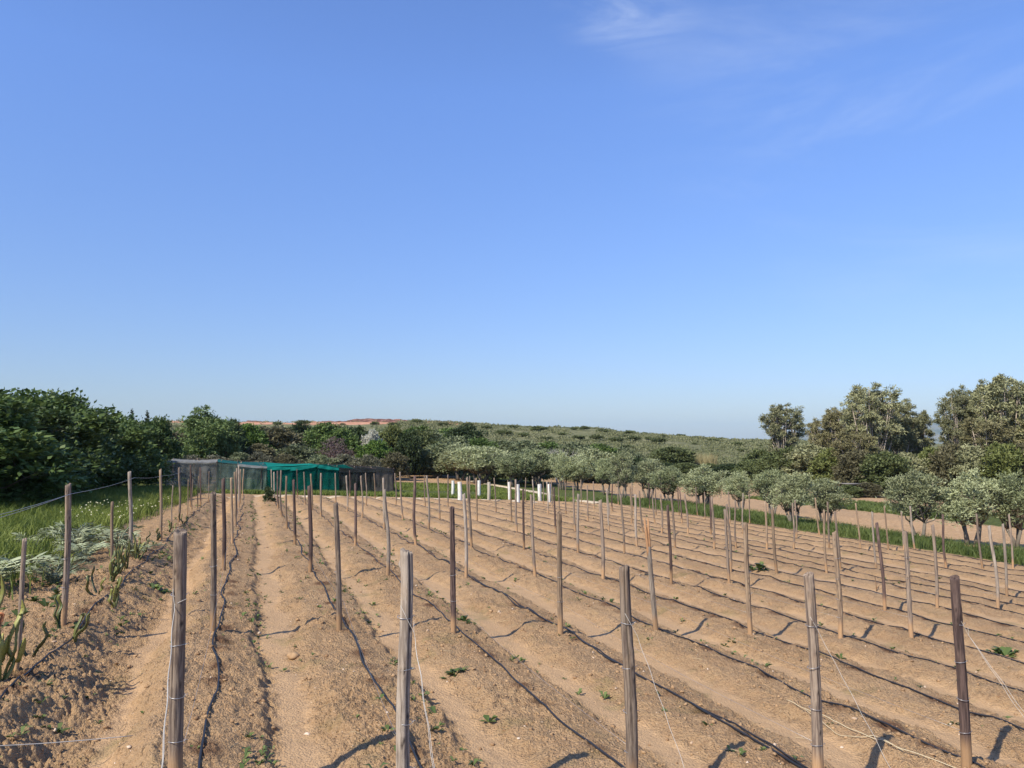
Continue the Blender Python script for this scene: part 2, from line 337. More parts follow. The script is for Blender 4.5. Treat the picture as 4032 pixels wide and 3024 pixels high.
# ---------------------------------------------------------------- the ground sheet (one polar sheet, finer where the rows stand) and hills
def ground():
    fine=np.arange(-38,38.001,.0917); ang=np.concatenate([fine,np.arange(41,322,3.)]); A=np.radians(ang)
    r1=np.linspace(.25,3.5,22); r2=[3.55]
    while r2[-1]<62: r2.append(r2[-1]*1.0027)
    r3=[r2[-1]]; q=1.004
    while r3[-1]<14000: q=min(q*1.004,1.06); r3.append(r3[-1]*q)
    r=np.concatenate([r1,r2,r3[1:]]); na=len(A)
    RR,AA=np.meshgrid(r,A,indexing='ij'); X=RR*np.sin(AA);Y=RR*np.cos(AA)
    Z=np.zeros_like(X); nr=np.searchsorted(r,130.)
    Z[:]=G(X,Y); Z[:nr]+=micro(X[:nr],Y[:nr])
    V=np.stack([X,Y,Z],-1).reshape(-1,3)
    V=np.concatenate([V,[[0,0,float(G(0,0))]]])
    u,v=uv(X,Y); f=infield(u,v); _,fl=mound(u,v)
    nz=fbm(u*.5,v*.5,91,4)-.5; nz2=fbm(u*.12,v*.12,93,3)-.5
    inf=1-f
    meadow=sstep(-3.1+nz*1.5,-3.9+nz*1.5,v)*sstep(11.5,15,u+nz*5)*sstep(110,90,Y)
    vw=31.6+.10*np.clip(u-30,0,40)+nz*1.6
    verge=sstep(26.4,27.1,v)*sstep(vw+.5,vw-.5,v)*sstep(12,16,u)
    orch=sstep(vw-.5,vw+.5,v)*sstep(49+nz*2,47.5+nz*2,v)*sstep(88,80,u+nz2*12)
    strip2=sstep(47.5,49,v)*sstep(56,54.5,v+nz*2)*sstep(70,64,u); lane=sstep(54.5,56,v+nz*2)*sstep(66,64,v)*sstep(88,80,u)
    far=sstep(54.2,55,u)*sstep(-4,-2,v)*sstep(27.5,26,v+nz)*sstep(86,83,u+nz*5)
    bare=sstep(83,86,u+nz*5)*sstep(-4,-2,v)*sstep(27,25.5,v)*sstep(112,106,u)
    green=np.clip(np.maximum.reduce([meadow,verge,strip2,far*(.55+1.1*(nz+.5))])*inf,0,1)
    orch=np.clip(np.maximum.reduce([orch,lane,bare])*inf,0,1)
    hill=sstep(104,118,Y+nz2*16)*inf; hill=np.maximum(hill,sstep(70,78,v)*inf)
    xr=X*255/np.maximum(Y,60)
    red=sstep(212,236,Y)*sstep(-140,-92,xr)*sstep(-34,-44,xr)*sstep(420,320,Y)+.75*sstep(228,240,Y)*sstep(-36,-30,xr)*sstep(-8,-14,xr)*sstep(330,290,Y)
    litter=sstep(74,80,Y)*sstep(-6,-9,v+nz*3)*.8
    litter=np.maximum(litter,sstep(63,66,v)*sstep(100,90,u)*.8)*(1-hill)
    kr=np.clip(np.searchsorted(ROWS+.75,v),0,len(ROWS)-1); dv=v-(ROWS[kr]+.13); us=u/.62+hash2(kr.astype(np.int64),kr*0,5)*7; iu=np.floor(us).astype(np.int64); hu=hash2(iu,kr.astype(np.int64),77)
    damp=np.exp(-(((us-iu-.5-(hu-.5)*.4)*.62/.15)**2+(dv/.12)**2))*(hu>.30)*(.45+.55*hash2(iu,kr.astype(np.int64),78))*f*sstep(40,25,Y)
    W=lambda *c,al=None: np.concatenate([np.stack([*c,np.ones_like(X) if al is None else al],-1).reshape(-1,4),[[0,0,0,1]]]).astype(np.float32)
    m1=W(fl*f,green,orch,al=np.clip(damp*1.7,0,1)); m2=W(hill,np.clip(red,0,1),litter)
    n=len(r);i=np.arange(n-1)[:,None]*na;j=np.arange(na)[None];k=(j+1)%na
    Q=np.stack([i+j,i+na+j,i+na+k,i+k],-1)
    c=len(V)-1;T0=np.stack([np.full(na,c),np.arange(na),(np.arange(na)+1)%na],-1)
    cut=np.searchsorted(r,112.)
    def part(name,q,t,a,b):
        idx=np.unique(np.concatenate([q.ravel(),t.ravel()])); mp=np.full(len(V),-1); mp[idx]=np.arange(len(idx))
        me=mesh(name,V[idx],[mp[q.reshape(-1,4)]]+([mp[t]] if len(t) else []),M['earth'],True)
        for nm,arr in (('mask',a),('kindmask',b)):
            at=me.attributes.new(nm,'FLOAT_COLOR','POINT'); at.data.foreach_set('color',arr[idx].ravel())
        at=me.attributes.new('damp','FLOAT','POINT'); at.data.foreach_set('value',np.ascontiguousarray(a[idx,3])); a2=1
        return link(name,me)
    tag(part('ground',Q[:cut],T0,m1,m2),'bare brown ground with ploughed rows, furrows and green edges','ground',kind='structure')
    tag(part('hill',Q[cut:],np.zeros((0,3),int),m1,m2),'low scrub covered hill rising to the skyline','hill',kind='structure')
ground()
def strip(name,P,wd,mat,lift,label):
    P=np.array(P,float); d=np.concatenate([[0],np.cumsum(np.linalg.norm(np.diff(P,axis=0),axis=1))]); t=np.arange(0,d[-1],.35)
    C=np.stack([np.interp(t,d,P[:,0]),np.interp(t,d,P[:,1])],1)
    for _ in range(8): C[1:-1]=(C[:-2]+2*C[1:-1]+C[2:])/4
    D=np.gradient(C,axis=0); D/=np.linalg.norm(D,axis=1)[:,None]; Nn=np.stack([-D[:,1],D[:,0]],1)
    s=np.linspace(-.5,.5,7); wv=wd*(.7+.6*vnoise(t*.5,t*0,5))
    XY=C[:,None]+Nn[:,None]*(s[None,:,None]*wv[:,None,None])
    Z=G(XY[...,0],XY[...,1])+lift*(1-(2*s[None])**4)-.02*(np.abs(2*s[None])>.99)
    V=np.concatenate([XY,Z[...,None]],-1).reshape(-1,3); n=len(t); i=np.arange(n-1)[:,None]*7;j=np.arange(6)[None]
    Q=np.stack([i+j,i+7+j,i+8+j,i+1+j],-1).reshape(-1,4)
    return tag(link(name,mesh(name,V,[Q],mat,True)),label,'path',kind='structure')
b=NB('pale_path'); pn=b.noise(b.pos(),3,5); M['path']=b.done(b.mix(b.ramp(pn,.3,.7),(.42,.33,.22),(.58,.48,.34)),.9,.15)
strip('path',[xy(53.7+.7*math.sin(v*.6)*.3,v) for v in np.arange(-2.6,21,1.)],.55,M['path'],.035,'pale straight path along the far end of the rows')
strip('path',[(6.6,58.8),(5.7,60.),(4.3,64.9),(2.6,75.),(.7,80.2),(-3.4,91.4),(-6.5,99.),(-10.5,106),(-17,107.),(-24,105)],1.1,M['path'],.10,'pale curved path round the green patch beyond the rows')
def mountains():
    px=np.array([1560,1640,1700,1730,1760,1800,1850,1900,1950,2000,2040,2080,2130,2212,2300,2420,2600,2900,3300]); py=np.array([957,955,944,930,917,908,902,900,905,907,907,902,896,894,890,898,910,930,955])
    xs=np.linspace(px[0],px[-1],260); Y0=9000.; X=(xs-1106)/1661*Y0; H=(952-np.interp(xs,px,py))/1661*Y0+(fbm(xs*.05,xs*0,41,4)-.5)*26
    s=np.linspace(0,1,24); prof=np.sin(s*math.pi*.5)**1.2
    V=[];base=-26.
    XX=X[None]+0*s[:,None]; YY=Y0-1700*(1-s[:,None])+0*XX
    rug=(fbm(XX/420,YY/420,44,5)-.5)*120*np.sin(s*math.pi)[:,None]**.7
    ZZ=base+(np.maximum(H,2)[None]-base)*prof[:,None]+rug*np.clip(H[None]/120,0,1)
    back=np.stack([X,X*0+Y0+1500,X*0+base],-1)
    V=np.concatenate([np.stack([XX,YY,ZZ],-1).reshape(-1,3),back]); n=len(X);i=np.arange(len(s))[:,None]*n;j=np.arange(n-1)[None]
    Q=np.stack([i+j,i+j+1,i+n+j+1,i+n+j],-1).reshape(-1,4)
    b=NB('mountain_scrub'); c=b.mix(b.ramp(b.noise(b.pos(),.004,5),.35,.65),(.10,.105,.06),(.22,.19,.13))
    tag(link('mountains',mesh('mountains',V,[Q],b.done(c,.95,.1),True)),'far mountain range fading to blue','mountains',kind='structure')
mountains()
def spoil(name,x0,x1,y,h,dep,seed,cols,label):
    xs=np.linspace(x0,x1,150); s=np.linspace(-1,1,26); X,Sg=np.meshgrid(xs,s,indexing='ij')
    t=(X-x0)/(x1-x0); env=np.clip(np.minimum(t,1-t)*7,0,1)**.7
    Z=np.clip(1-np.abs(Sg)**1.5,0,1)*env*h*(.35+1.0*fbm(X*.12,Sg*1.3,seed,4)+.35*clods(X*.35,Sg*2.6,seed))
    Yc=y+Sg*dep; V=np.stack([X,Yc,T(X,Yc)-.4+Z],-1).reshape(-1,3); n=26;i=np.arange(149)[:,None]*n;j=np.arange(25)[None]
    b=NB('spoil'); c=b.mix(b.ramp(b.noise(b.pos(),.6,5),.38,.62),*cols)
    return tag(link(name,mesh(name,V,[np.stack([i+j,i+n+j,i+n+j+1,i+j+1],-1).reshape(-1,4)],b.done(c,.95,.1),True)),label,'earth mound',kind='structure')
spoil('spoil_mound',-70,-33,266,1.6,7,61,((.11,.055,.043),(.27,.145,.11)),'long reddish spoil heap along the crest of the hill')
spoil('spoil_mound',-91,-82,262,1.2,4,66,((.10,.065,.05),(.22,.13,.10)),'small dark brown earth heap on the skyline')
# ---------------------------------------------------------------- posts
def gz(x,y): return float(G(x,y))
def post_me(name,h,r,seed,mat,ns=12,nz=14,crack=True,bend=.015,knots=2,knob=False):
    rg=np.random.default_rng(seed); z=np.concatenate([[-.3],np.linspace(0,h,nz)]); an=np.arange(ns)/ns*2*math.pi
    Zg,Ag=np.meshgrid(z,an,indexing='ij')
    rad=r*(1.05-.13*np.clip(Zg/h,0,1))*(1+.10*(vnoise(np.cos(Ag)*1.2+seed,Zg*2.2+np.sin(Ag)*1.2+9,seed)-.5)+.05*(vnoise(Ag*3,Zg*9,seed+2)-.5))
    kt=np.zeros_like(rad)
    if crack:
        for q in range(4 if ns>20 else 1):
            a0=rg.uniform(0,6.28) if q!=1 else -math.pi/2+rg.uniform(-.8,.8); dw=np.abs((Ag-a0-.25*np.sin(Zg*1.3+q)+math.pi)%(2*math.pi)-math.pi)
            zc=rg.uniform(.4,1.)*h; kt=np.maximum(kt,.8*np.exp(-(dw/.09)**2)*np.clip(np.sin(math.pi*np.clip((Zg-zc+.55*h)/(1.1*h),0,1))*1.6-.5,0,1)) if ns>20 else kt; rad*=1-.20*np.exp(-(dw/.11)**2)*np.clip(np.sin(math.pi*np.clip((Zg-zc+.55*h)/(1.1*h),0,1)),0,1)
    for q in range(knots):
        a0,z0=rg.uniform(0,6.28),rg.uniform(.25,.95)*h
        if ns>20: a0=-math.pi/2+rg.uniform(-1.15,1.15)
        dw=np.abs((Ag-a0+math.pi)%(2*math.pi)-math.pi)*r
        sz=rg.uniform(.8,1.5); e=np.exp(-((dw/(.014*sz))**2+((Zg-z0)/(.028*sz))**2)); h_=np.exp(-((dw/(.0065*sz))**2+((Zg-z0)/(.013*sz))**2)); rad+=e*r*.24-h_*r*.34; kt=np.maximum(kt,h_)
    if knob: dw=np.abs((Ag-2.7+math.pi)%(2*math.pi)-math.pi)*r; rad+=.55*r*np.exp(-((dw/.016)**2+((Zg-h+.085)/.026)**2))
    ph=rg.uniform(0,6.28); bx=bend*np.sin(np.clip(Zg/h,0,1)*math.pi*rg.uniform(.9,1.7)+rg.uniform(-.4,.4)); 
    X=rad*np.cos(Ag)+bx*math.cos(ph);Y=rad*np.sin(Ag)+bx*math.sin(ph)
    Zz=Zg.copy(); Zz[-1]+=.012*np.cos(an-ph)+.012*(rg.random(ns)-.5)
    V=np.stack([X,Y,Zz],-1).reshape(-1,3)
    inner=np.stack([X[-1]*.55+X[-1].mean()*.45,Y[-1]*.55+Y[-1].mean()*.45,Zz[-1]+.006+.010*(rg.random(ns)-.5)],-1); cen=np.array([[X[-1].mean(),Y[-1].mean(),h+.002]])
    V=np.concatenate([V,inner,cen]); n=len(z);i=np.arange(n-1)[:,None]*ns;j=np.arange(ns)[None];k=(j+1)%ns
    Q=np.stack([i+j,i+k,i+ns+k,i+ns+j],-1).reshape(-1,4); jj=np.arange(ns);kk=(jj+1)%ns;t0=(n-1)*ns
    Q2=np.stack([t0+jj,t0+kk,t0+ns+kk,t0+ns+jj],-1); T3=np.stack([t0+ns+jj,t0+ns+kk,np.full(ns,t0+2*ns)],-1)
    me=mesh(name,V,[Q,Q2,T3],M[mat],False,np.concatenate([np.clip(kt.reshape(-1)*1.3,0,1),np.zeros(ns+1)])); sm=np.ones(len(me.polygons),bool); sm[len(Q):]=False; me.polygons.foreach_set('use_smooth',sm)
    return me
def ring_part(o,h,r):
    m=MB(); a=np.linspace(0,2*math.pi,21); m.tube(np.stack([np.cos(a)*(r*1.06),np.sin(a)*(r*1.06),h+.006*np.sin(a*1+h*9)],1),.0022,5,False); m.tube([(r*1.0,-.012,h),(r*1.5,-.004,h+.012),(r*1.6,.004,h-.004)],.002,4)
    return m.build('wire_ring',M['wire'],o,True)
POSTS=[
 [(-3.62,4.25,1.7,0),(-5.52,9.65,1.71,-0.01),(-7.99,16.31,1.72,-0.06),(-8.61,19.08,1.75,-0.06),(-10.66,24.86,1.73,-0.02),(-13.53,32.69,1.78,-0.07),(-13.55,33.75,1.68,-0.06)],
 [(-2.21,5.24,1.7,-0.03),(-3.72,9.78,1.72,-0.05),(-5.49,14.87,1.73,-0.05),(-6.91,19.24,1.63,-0.07),(-8.62,24.25,1.69,-0.07),(-10.43,29.42,1.75,-0.04),(-11.94,33.89,1.84,-0.04),(-13.13,37.46,1.65,-0.03),(-16.43,47.35,1.65,-0.03)],
 [(-0.67,5.05,1.69,-0.03),(-2.25,10.24,1.66,-0.08),(-3.89,15.06,1.69,-0.04),(-5.51,19.78,1.65,-0.07),(-7.04,24.33,1.64,-0.07),(-8.68,29.25,1.75,-0.09),(-10.28,34.12,1.67,-0.08),(-11.66,38.1,1.58,-0.07),(-15.15,48.9,1.66,-0.08)],
 [(0.86,5.7,1.61,-0.03),(-0.78,10.49,1.69,-0.03),(-2.43,15.32,1.69,-0.07),(-4.09,20.34,1.63,-0.02),(-7.4,30.09,1.7,-0.03),(-8.81,34.21,1.61,-0.08),(-10.29,38.64,1.64,-0.11),(-13.58,49.08,1.74,-0.07)],
 [(2.36,6.13,1.61,-0.03),(0.68,11.01,1.69,-0.01),(-0.92,15.73,1.69,-0.06),(-2.6,21.03,1.91,-0.07),(-4.31,26.27,1.71,-0.06),(-5.94,30.84,1.67,-0.06),(-7.34,34.63,1.59,-0.06),(-9.48,41.75,1.64,-0.06)],
 [(3.85,6.73,1.61,-0.03),(2.13,11.6,1.72,-0.13),(0.49,16.57,1.73,-0.09),(-1.12,21.62,1.95,-0.13),(-2.87,26.84,1.86,-0.06),(-4.39,31.22,1.9,-0.15),(-7.67,40.86,1.7,-0.04),(-10.93,52.17,1.8,-0)],
 [(3.63,11.96,1.67,-0.03),(1.98,16.94,1.7,-0.04),(0.34,22,1.69,-0.02),(-2.99,32.13,1.77,-0.1),(-6.55,43.82,1.8,-0.06),(-9.27,52.47,1.74,-0.08)],
 [(5.09,12.17,1.62,-0.03),(3.48,17.06,1.68,-0.05),(1.88,22.2,1.65,0.01),(0.17,27.92,1.9,-0.05),(-1.46,32.27,1.79,-0.03),(-4.97,44.49,1.79,-0.07)],
 [(6.45,12.68,1.68,-0.04),(4.86,17.48,1.66,-0.07),(3.31,22.92,1.69,-0.09),(1.62,28.79,1.7,-0.07),(-0.02,32.98,1.7,-0.04),(-3.54,42.84,1.78,-0.01)],
 [(7.26,15.24,1.69,-0.09),(5.64,20.09,1.7,-0.06),(4.03,25.15,1.67,-0.04),(2.43,29.89,1.72,-0.08),(-0.83,40.58,1.79,-0.11)],
 [(8.63,15.89,1.7,-0.03),(6.91,20.39,1.63,-0.08),(5.32,25.39,1.65,-0.1),(3.81,30.55,1.69,-0.08),(-2.57,47.4,1.74,-0.03)],
 [(10.45,16.83,1.77,-0.09),(8.55,21.21,1.69,-0.04),(6.84,26.32,1.71,-0.05),(5.24,31.09,1.68,-0.13),(3.58,36.64,1.68,-0.02),(1.9,40.78,1.69,-0.05)],
 [(9.41,22.35,1.64,-0.11),(7.73,26.88,1.64,-0.01),(6.08,31.52,1.59,-0.01),(2.88,41.34,1.66,-0.03),(2.68,43.44,1.61,-0.09),(1.3,45.88,1.7,-0.06)],
 [(11.87,18.76,1.73,-0.02),(10.87,23.28,1.74,-0.07),(8.93,27.28,1.67,-0.02),(7.3,32.22,1.63,-0.1),(5.65,36.69,1.74,-0.05),(5.01,40.1,1.16,-0.04),(2.48,47.84,1.73,-0.04)],
 [(10.14,28.02,1.65,0.02),(8.35,32.64,1.58,-0.01),(6.93,37.7,1.63,-0.13),(2.22,54.38,1.68,-0.02),(0.98,55.42,1.69,-0.02)],
 [(12.1,29.71,1.77,-0.01),(10.13,34.09,1.77,0.01),(8.53,38.98,1.61,-0.08),(5.18,48.91,1.73,-0.04)],
 [(14.27,25.65,1.77,-0.07),(13.56,30.3,1.78,-0.13),(8.29,44.66,1.61,-0.02),(6.35,49.21,1.69,0.01),(4.99,55.76,1.75,-0.02),(5.03,56.13,1.73,-0.04)],
 [(15.97,26.49,1.83,-0.12),(14.92,30.88,1.71,-0.1),(12.77,34.96,1.7,0.02),(11.56,41.2,1.69,-0.06),(10.86,43.66,1.56,-0.02),(10.02,46.49,1.74,-0.08),(7.95,51.12,1.76,-0.05)],
 [(17.48,27.22,1.85,-0.06),(15.93,31.66,1.55,-0.05),(16.57,32.06,1.76,-0.13),(14.42,36.47,1.76,-0.16),(12.94,42.3,1.6,-0),(11.3,47.29,1.75,-0.08),(9.29,52.38,1.8,-0.02),(7.81,56.99,1.73,-0.01)],
]
TONE={(3,0):'grey',(4,0):'grey',(5,0):'dark',(1,0):'grey',(2,0):'pale',(3,3):'dark',(7,1):'dark',(9,0):'dark',(14,1):'dark',(2,2):'dark',(6,0):'tan',(5,1):'tan',(2,1):'grey',(1,1):'grey',(0,1):'grey',(8,0):'grey',(10,0):'grey',(13,0):'pale',(11,0):'pale',(4,2):'pale',(6,2):'dark',(6,1):'grey',(15,1):'pale',(8,1):'grey',(10,1):'tan'}
RADIUS={(1,0):.046,(2,0):.043,(3,0):.043,(4,0):.041,(5,0):.040,(0,1):.036}
LOOK={'grey':'weathered grey','tan':'tan brown','dark':'dark brown','pale':'pale bleached'}
rg=np.random.default_rng(7); lib={}
for tn in LOOK:
    for q in range(3): lib[tn,q]=post_me('wooden_post',1.7,.034,100+q*7+len(tn),'wood_'+tn,11,12,True,.012+.008*q,2)
for i,row in enumerate(POSTS):
    for j,(x,y,h,lean) in enumerate(row):
        tn=TONE.get((i,j)) or rg.choice(['grey','grey','tan','tan','pale','dark'],p=[.25,.2,.2,.1,.15,.1])
        near=y<13.5; z=gz(x,y)
        if (i,j)==(5,1):                          # the split post: lower shaft plus two orange prongs of heartwood
            me=post_me('wooden_post',1.24,.037,77,'wood_pale',24,30)
        elif near: me=post_me('wooden_post',h,RADIUS.get((i,j),.034+.004*rg.random()),200+i*31+j*7,'wood_'+tn,40,60,True,.017,8,knob=(i,j)==(2,0))
        else: me=lib[tn,int(rg.integers(3))]
        o=link('wooden_post',me)
        sc=1. if near else h/1.7
        r_=.9+.25*rg.random()
        o.matrix_world=Matrix.Translation((x,y,z))@Matrix.Rotation(math.atan2(lean,h),4,'Y')@Matrix.Rotation(rg.uniform(0,6.28) if not near else 0.,4,'Z')@Matrix.Diagonal((r_ if not near else 1,r_ if not near else 1,sc,1))
        lr='the leftmost cactus row' if i==0 else 'the '+ordn(i)+' row from left'
        look=LOOK[tn]+' leaning wooden post' if abs(lean)>.115 else ('short broken '+LOOK[tn]+' post' if h<1.3 else LOOK[tn]+' wooden post')
        if (i,j)==(5,1): look='post with split orange top'
        pl=('nearest in ' if j==0 else ordn(j)+' from near end, ')+lr
        tag(o,look+', '+pl,'post','wooden posts standing in the ploughed rows')
        if (i,j)==(5,1):
            m=MB()
            for a,dx,hh in ((0,-.017,.44),(1,.016,.43),(2,.0,.30)):
                P=[(dx*.6,.006*a-.004,1.05),(dx*.9,.008*a-.006,1.22),(dx*1.1,.008*a-.006,1.22+hh*.5),(dx*(1.7 if a<2 else 1),.012*a-.01,1.24+hh)]
                m.tube(P,[.022,.0225,.020,.012],8)
            m.build('split_top',M['heartwood'],o,True); o.children[0]['label']='split orange brown heartwood at the post top'
        if near and y<14:
            rr=RADIUS.get((i,j),.036)
            for hz in ((.33,.62,.95,1.28) if j==0 else (.45,.8)): ring_part(o,hz*h/1.7,rr)
# short stakes between the posts of the cactus row
STK=[(-4.76,7.56,1.27,.022),(-6.78,13.18,1.28,.026),(-9.66,22.07,1.25,.017),(-11.38,27.22,1.28,.017),(-12.47,30.24,1.23,.02),(-13.32,32.90,1.32,.02),(-14.60,37.29,1.5,.02)]
for q,(x,y,h,r) in enumerate(STK):
    o=link('wooden_stake',post_me('wooden_stake',h,r,300+q,'wood_tan' if q%2 else 'wood_grey',14,16,False,.02,1),None,(x,y,gz(x,y)))
    if q==0: o.rotation_euler=(0,.025,.2)
    tag(o,'thin brown stake among cactus stems, '+ordn(q)+' stake from near end','stake','thin stakes in the cactus row')
# ---------------------------------------------------------------- drip tubes and wires
def tubepath(v0,u0,u1,seed,wig=.05,off=.10,step=.14):
    us=np.arange(u0,u1,step); vs=v0+off+wig*2*(fbm(us*.42,us*0+seed,seed,3)-.5)+.03*np.sin(us*1.9+seed)
    x,y=xy(us,vs); z=G(x,y)+np.where(y<40,micro(x,y),.02)
    for _ in range(4): z[1:-1]=np.maximum(z[1:-1],(z[:-2]+z[1:-1]*2+z[2:])/4)
    return np.stack([x,y,z+.012],1)
for i,v0 in enumerate(ROWS):
    m=MB(); u0=(3.0 if i<8 else 4.0 if i<12 else 6.)
    P=tubepath(v0,u0,52.6-rg.random()*2,i*3+1,.055 if i!=1 else .09,.10 if i!=0 else .17); m.tube(P,(.0098 if i<9 else .0108),6)
    if i in (4,):
        P2=tubepath(v0,3,30,71,.04,.13); m.tube(P2,.008,6)
    tag(m.build('drip_tube',M['tube'],None,True),'black drip tube along '+('the leftmost cactus row' if i==0 else 'the '+ordn(i)+' row from left'),'drip tube','black drip tubes lying along the rows')
for i in range(1,12):
    pts=[p for p in POSTS[i] if p[1]<46]; m=MB()
    a=[]
    for k,p in enumerate(pts): a.append((p[0]+.04,p[1],gz(p[0],p[1])+(.40 if k else .30)))
    P=[]
    for k in range(len(a)-1):
        for t in np.linspace(0,1,9)[:-1]: P.append(np.array(a[k])*(1-t)+np.array(a[k+1])*t-np.array([0,0,.05*math.sin(t*math.pi)]))
    P.append(a[-1]); m.tube(P,.0013,4)
    tag(m.build('trellis_wire',M['wire'],None,True),'thin low wire strung between posts of the '+ordn(i)+' row from left','wire','low wires along the rows')
# the taut wire near the post tops of the cactus row
m=MB(); a=[(p[0]+.03,p[1],gz(p[0],p[1])+1.60) for p in POSTS[0][:5]]
for s_,dz in ((0,0.),(1,-.05)):
    P=[]
    for k in range(len(a)-1):
        if s_ and k>0: break
        for t in np.linspace(0,1,11): P.append(np.array(a[k])*(1-t)+np.array(a[k+1])*t-np.array([0,0,.03*math.sin(t*math.pi)-dz*(1-t)]))
    m.tube(P,.0026,5)
tag(m.build('trellis_wire',M['wire'],None,True),'taut wire near the post tops of the leftmost cactus row','wire')
for i in range(1,6):
    x,y,h,l=POSTS[i][0]; u,v=uv(x,y); m=MB(); r=RADIUS[i,0]; z=gz(x,y)
    for s_ in range(2 if i in (2,5,1) else 1):
        top=np.array([x+(-r if s_==0 else r),y-r*.8,z+h*(.80 if s_==0 else .74)]); mid=np.array([x+r*1.05,y-r*.9,z+h*.70])
        if i==1: mid=np.array([x-r*.6,y-r*1.1,z+h*.72])
        ax,ay=xy(u-1.0-.10*s_,v+(.05 if i!=1 else -.02)); an_=np.array([ax,ay,gz(ax,ay)+.02])
        P=[top,(top+mid)/2+np.array([0,-.01,0]),mid]+[mid*(1-t)+an_*t+np.array([.004*math.sin(t*31+i),0,.004*math.cos(t*27)]) for t in np.linspace(.03,1,26)]
        m.tube(P,.0024 if i==1 else .0016,5)
    tag(m.build('guy_wire',M['twine'],None,True),'white twine guy from nearest post of the '+ordn(i)+' row to the soil','guy wire','white guy lines of the end posts')
def lay(P,n=40): 
    P=np.array(P,float); d=np.concatenate([[0],np.cumsum(np.linalg.norm(np.diff(P,axis=0),axis=1))]); t=np.linspace(0,d[-1],n)
    x=np.interp(t,d,P[:,0]);y=np.interp(t,d,P[:,1])
    for _ in range(4): x[1:-1]=(x[:-2]+2*x[1:-1]+x[2:])/4;y[1:-1]=(y[:-2]+2*y[1:-1]+y[2:])/4
    return np.stack([x,y,G(x,y)+.055],1)
m=MB(); m.tube(lay([(2.9,8.34),(3.07,7.97),(3.26,7.50),(3.40,7.08),(3.60,6.76),(3.71,6.55)],60),.0042,6); m.tube(lay([(3.0,8.1),(3.10,7.55),(3.26,7.36),(3.36,7.36),(3.40,7.1),(3.44,6.98)],50),.0032,6)
tag(m.build('straw_rope',M['rope'],None,True),'pale straw rope with a knot lying beside the drip tube','rope')
a_=np.array([-4.3,5.2,gz(-4.3,5.2)+.16]);b_=np.array([-3.0,6.3,gz(-3.0,6.3)+.02]); m=MB(); m.tube([a_*(1-t)+b_*t-np.array([0,0,.03*math.sin(t*math.pi)]) for t in np.linspace(0,1,14)],.0035,6)
tag(m.build('white_string',M['twine'],None,True),'white string across the soil in the near left corner','string')
# ---------------------------------------------------------------- cactus stems of the left row
b=NB('cactus_skin'); t_=b.attr('tone').outputs['Fac']; nz=b.noise(b.pos('obj'),9,4)
c=b.mix(b.math('ADD',t_,b.math('MULTIPLY',b.math('SUBTRACT',nz,.5),.7),True),(.035,.06,.022),(.34,.33,.09)); c=b.mix(b.ramp(b.noise(b.pos('obj'),26,3),.56,.66,0,.7),c,(.16,.10,.05)); M['cactus']=b.done(c,.42,.45)
M['cactus_red']=plain('sunburnt_cactus',(.62,.24,.10),.5,.4,0,.35,12)
def stem_me(P,R0,tone,seed,mat='cactus'):
    P=np.array(P,float); n=26; d=np.linspace(0,1,len(P)); t=np.linspace(0,1,n); C=np.stack([np.interp(t,d,P[:,k]) for k in range(3)],1)
    for _ in range(2): C[1:-1]=(C[:-2]+2*C[1:-1]+C[2:])/4
    D=np.gradient(C,axis=0); D/=np.linalg.norm(D,axis=1)[:,None]; ref=np.array([.3,-.9,.3]); a=np.cross(D,ref); a/=np.linalg.norm(a,axis=1)[:,None]; bb=np.cross(D,a)
    an=np.arange(6)/6*2*math.pi+seed; env=np.minimum(1,np.minimum(t*9+.35,(1-t)*7+.12))*(1+.12*np.sin(t*17+seed))
    rad=np.where(np.arange(6)%2==0,R0,R0*.20)[None]*env[:,None]*(1+.13*np.sin(t*78+seed)[:,None]*(np.arange(6)%2==0))
    V=C[:,None]+rad[...,None]*(a[:,None]*np.cos(an)[None,:,None]+bb[:,None]*np.sin(an)[None,:,None]); i=np.arange(n-1)[:,None]*6;j=np.arange(6)[None];k=(j+1)%6
    return mesh('stem',V.reshape(-1,3),[np.stack([i+j,i+k,i+6+k,i+6+j],-1).reshape(-1,4),np.arange(6)[None,::-1],np.arange(6)[None]+(n-1)*6],M[mat],False,np.repeat(tone+.25*t,6))
CACT=[(-4.70,7.22,7,1.12,.75,'tall yellow green cactus clump beside the nearest thin stake',1),(-5.02,8.18,2,.50,.25,'low green cactus of two stems behind the nearest stake',0),(-5.06,9.05,2,.36,.2,'small curled dark cactus by the drip tube',0),(-5.42,9.42,3,.48,.15,'squat dark green cactus left of the second tall post',0),(-5.55,10.9,3,.62,.5,'yellowish cactus right behind the second tall post',0),(-6.1,11.6,3,.6,.35,'tall green cactus stems before the brown stake',0),(-6.55,12.75,4,.72,.12,'dark many stemmed cactus tied to the brown stake',0),(-6.95,13.7,4,.66,.1,'dark cactus just behind the brown stake',0),(-7.1,14.35,3,.62,.3,'green cactus at the third tall post',0),(-7.5,15.6,4,.62,.2,'spreading cactus clump past the third tall post',0),(-7.95,16.9,3,.5,.25,'small cactus before the fourth tall post',0),(-8.6,18.8,3,.45,.2,'cactus at the foot of the fourth tall post',0),(-9.4,21.4,3,.45,.3,'cactus behind the fourth tall post',0),(-10.3,24.3,3,.4,.2,'farthest cactus visible in the left row',0)]
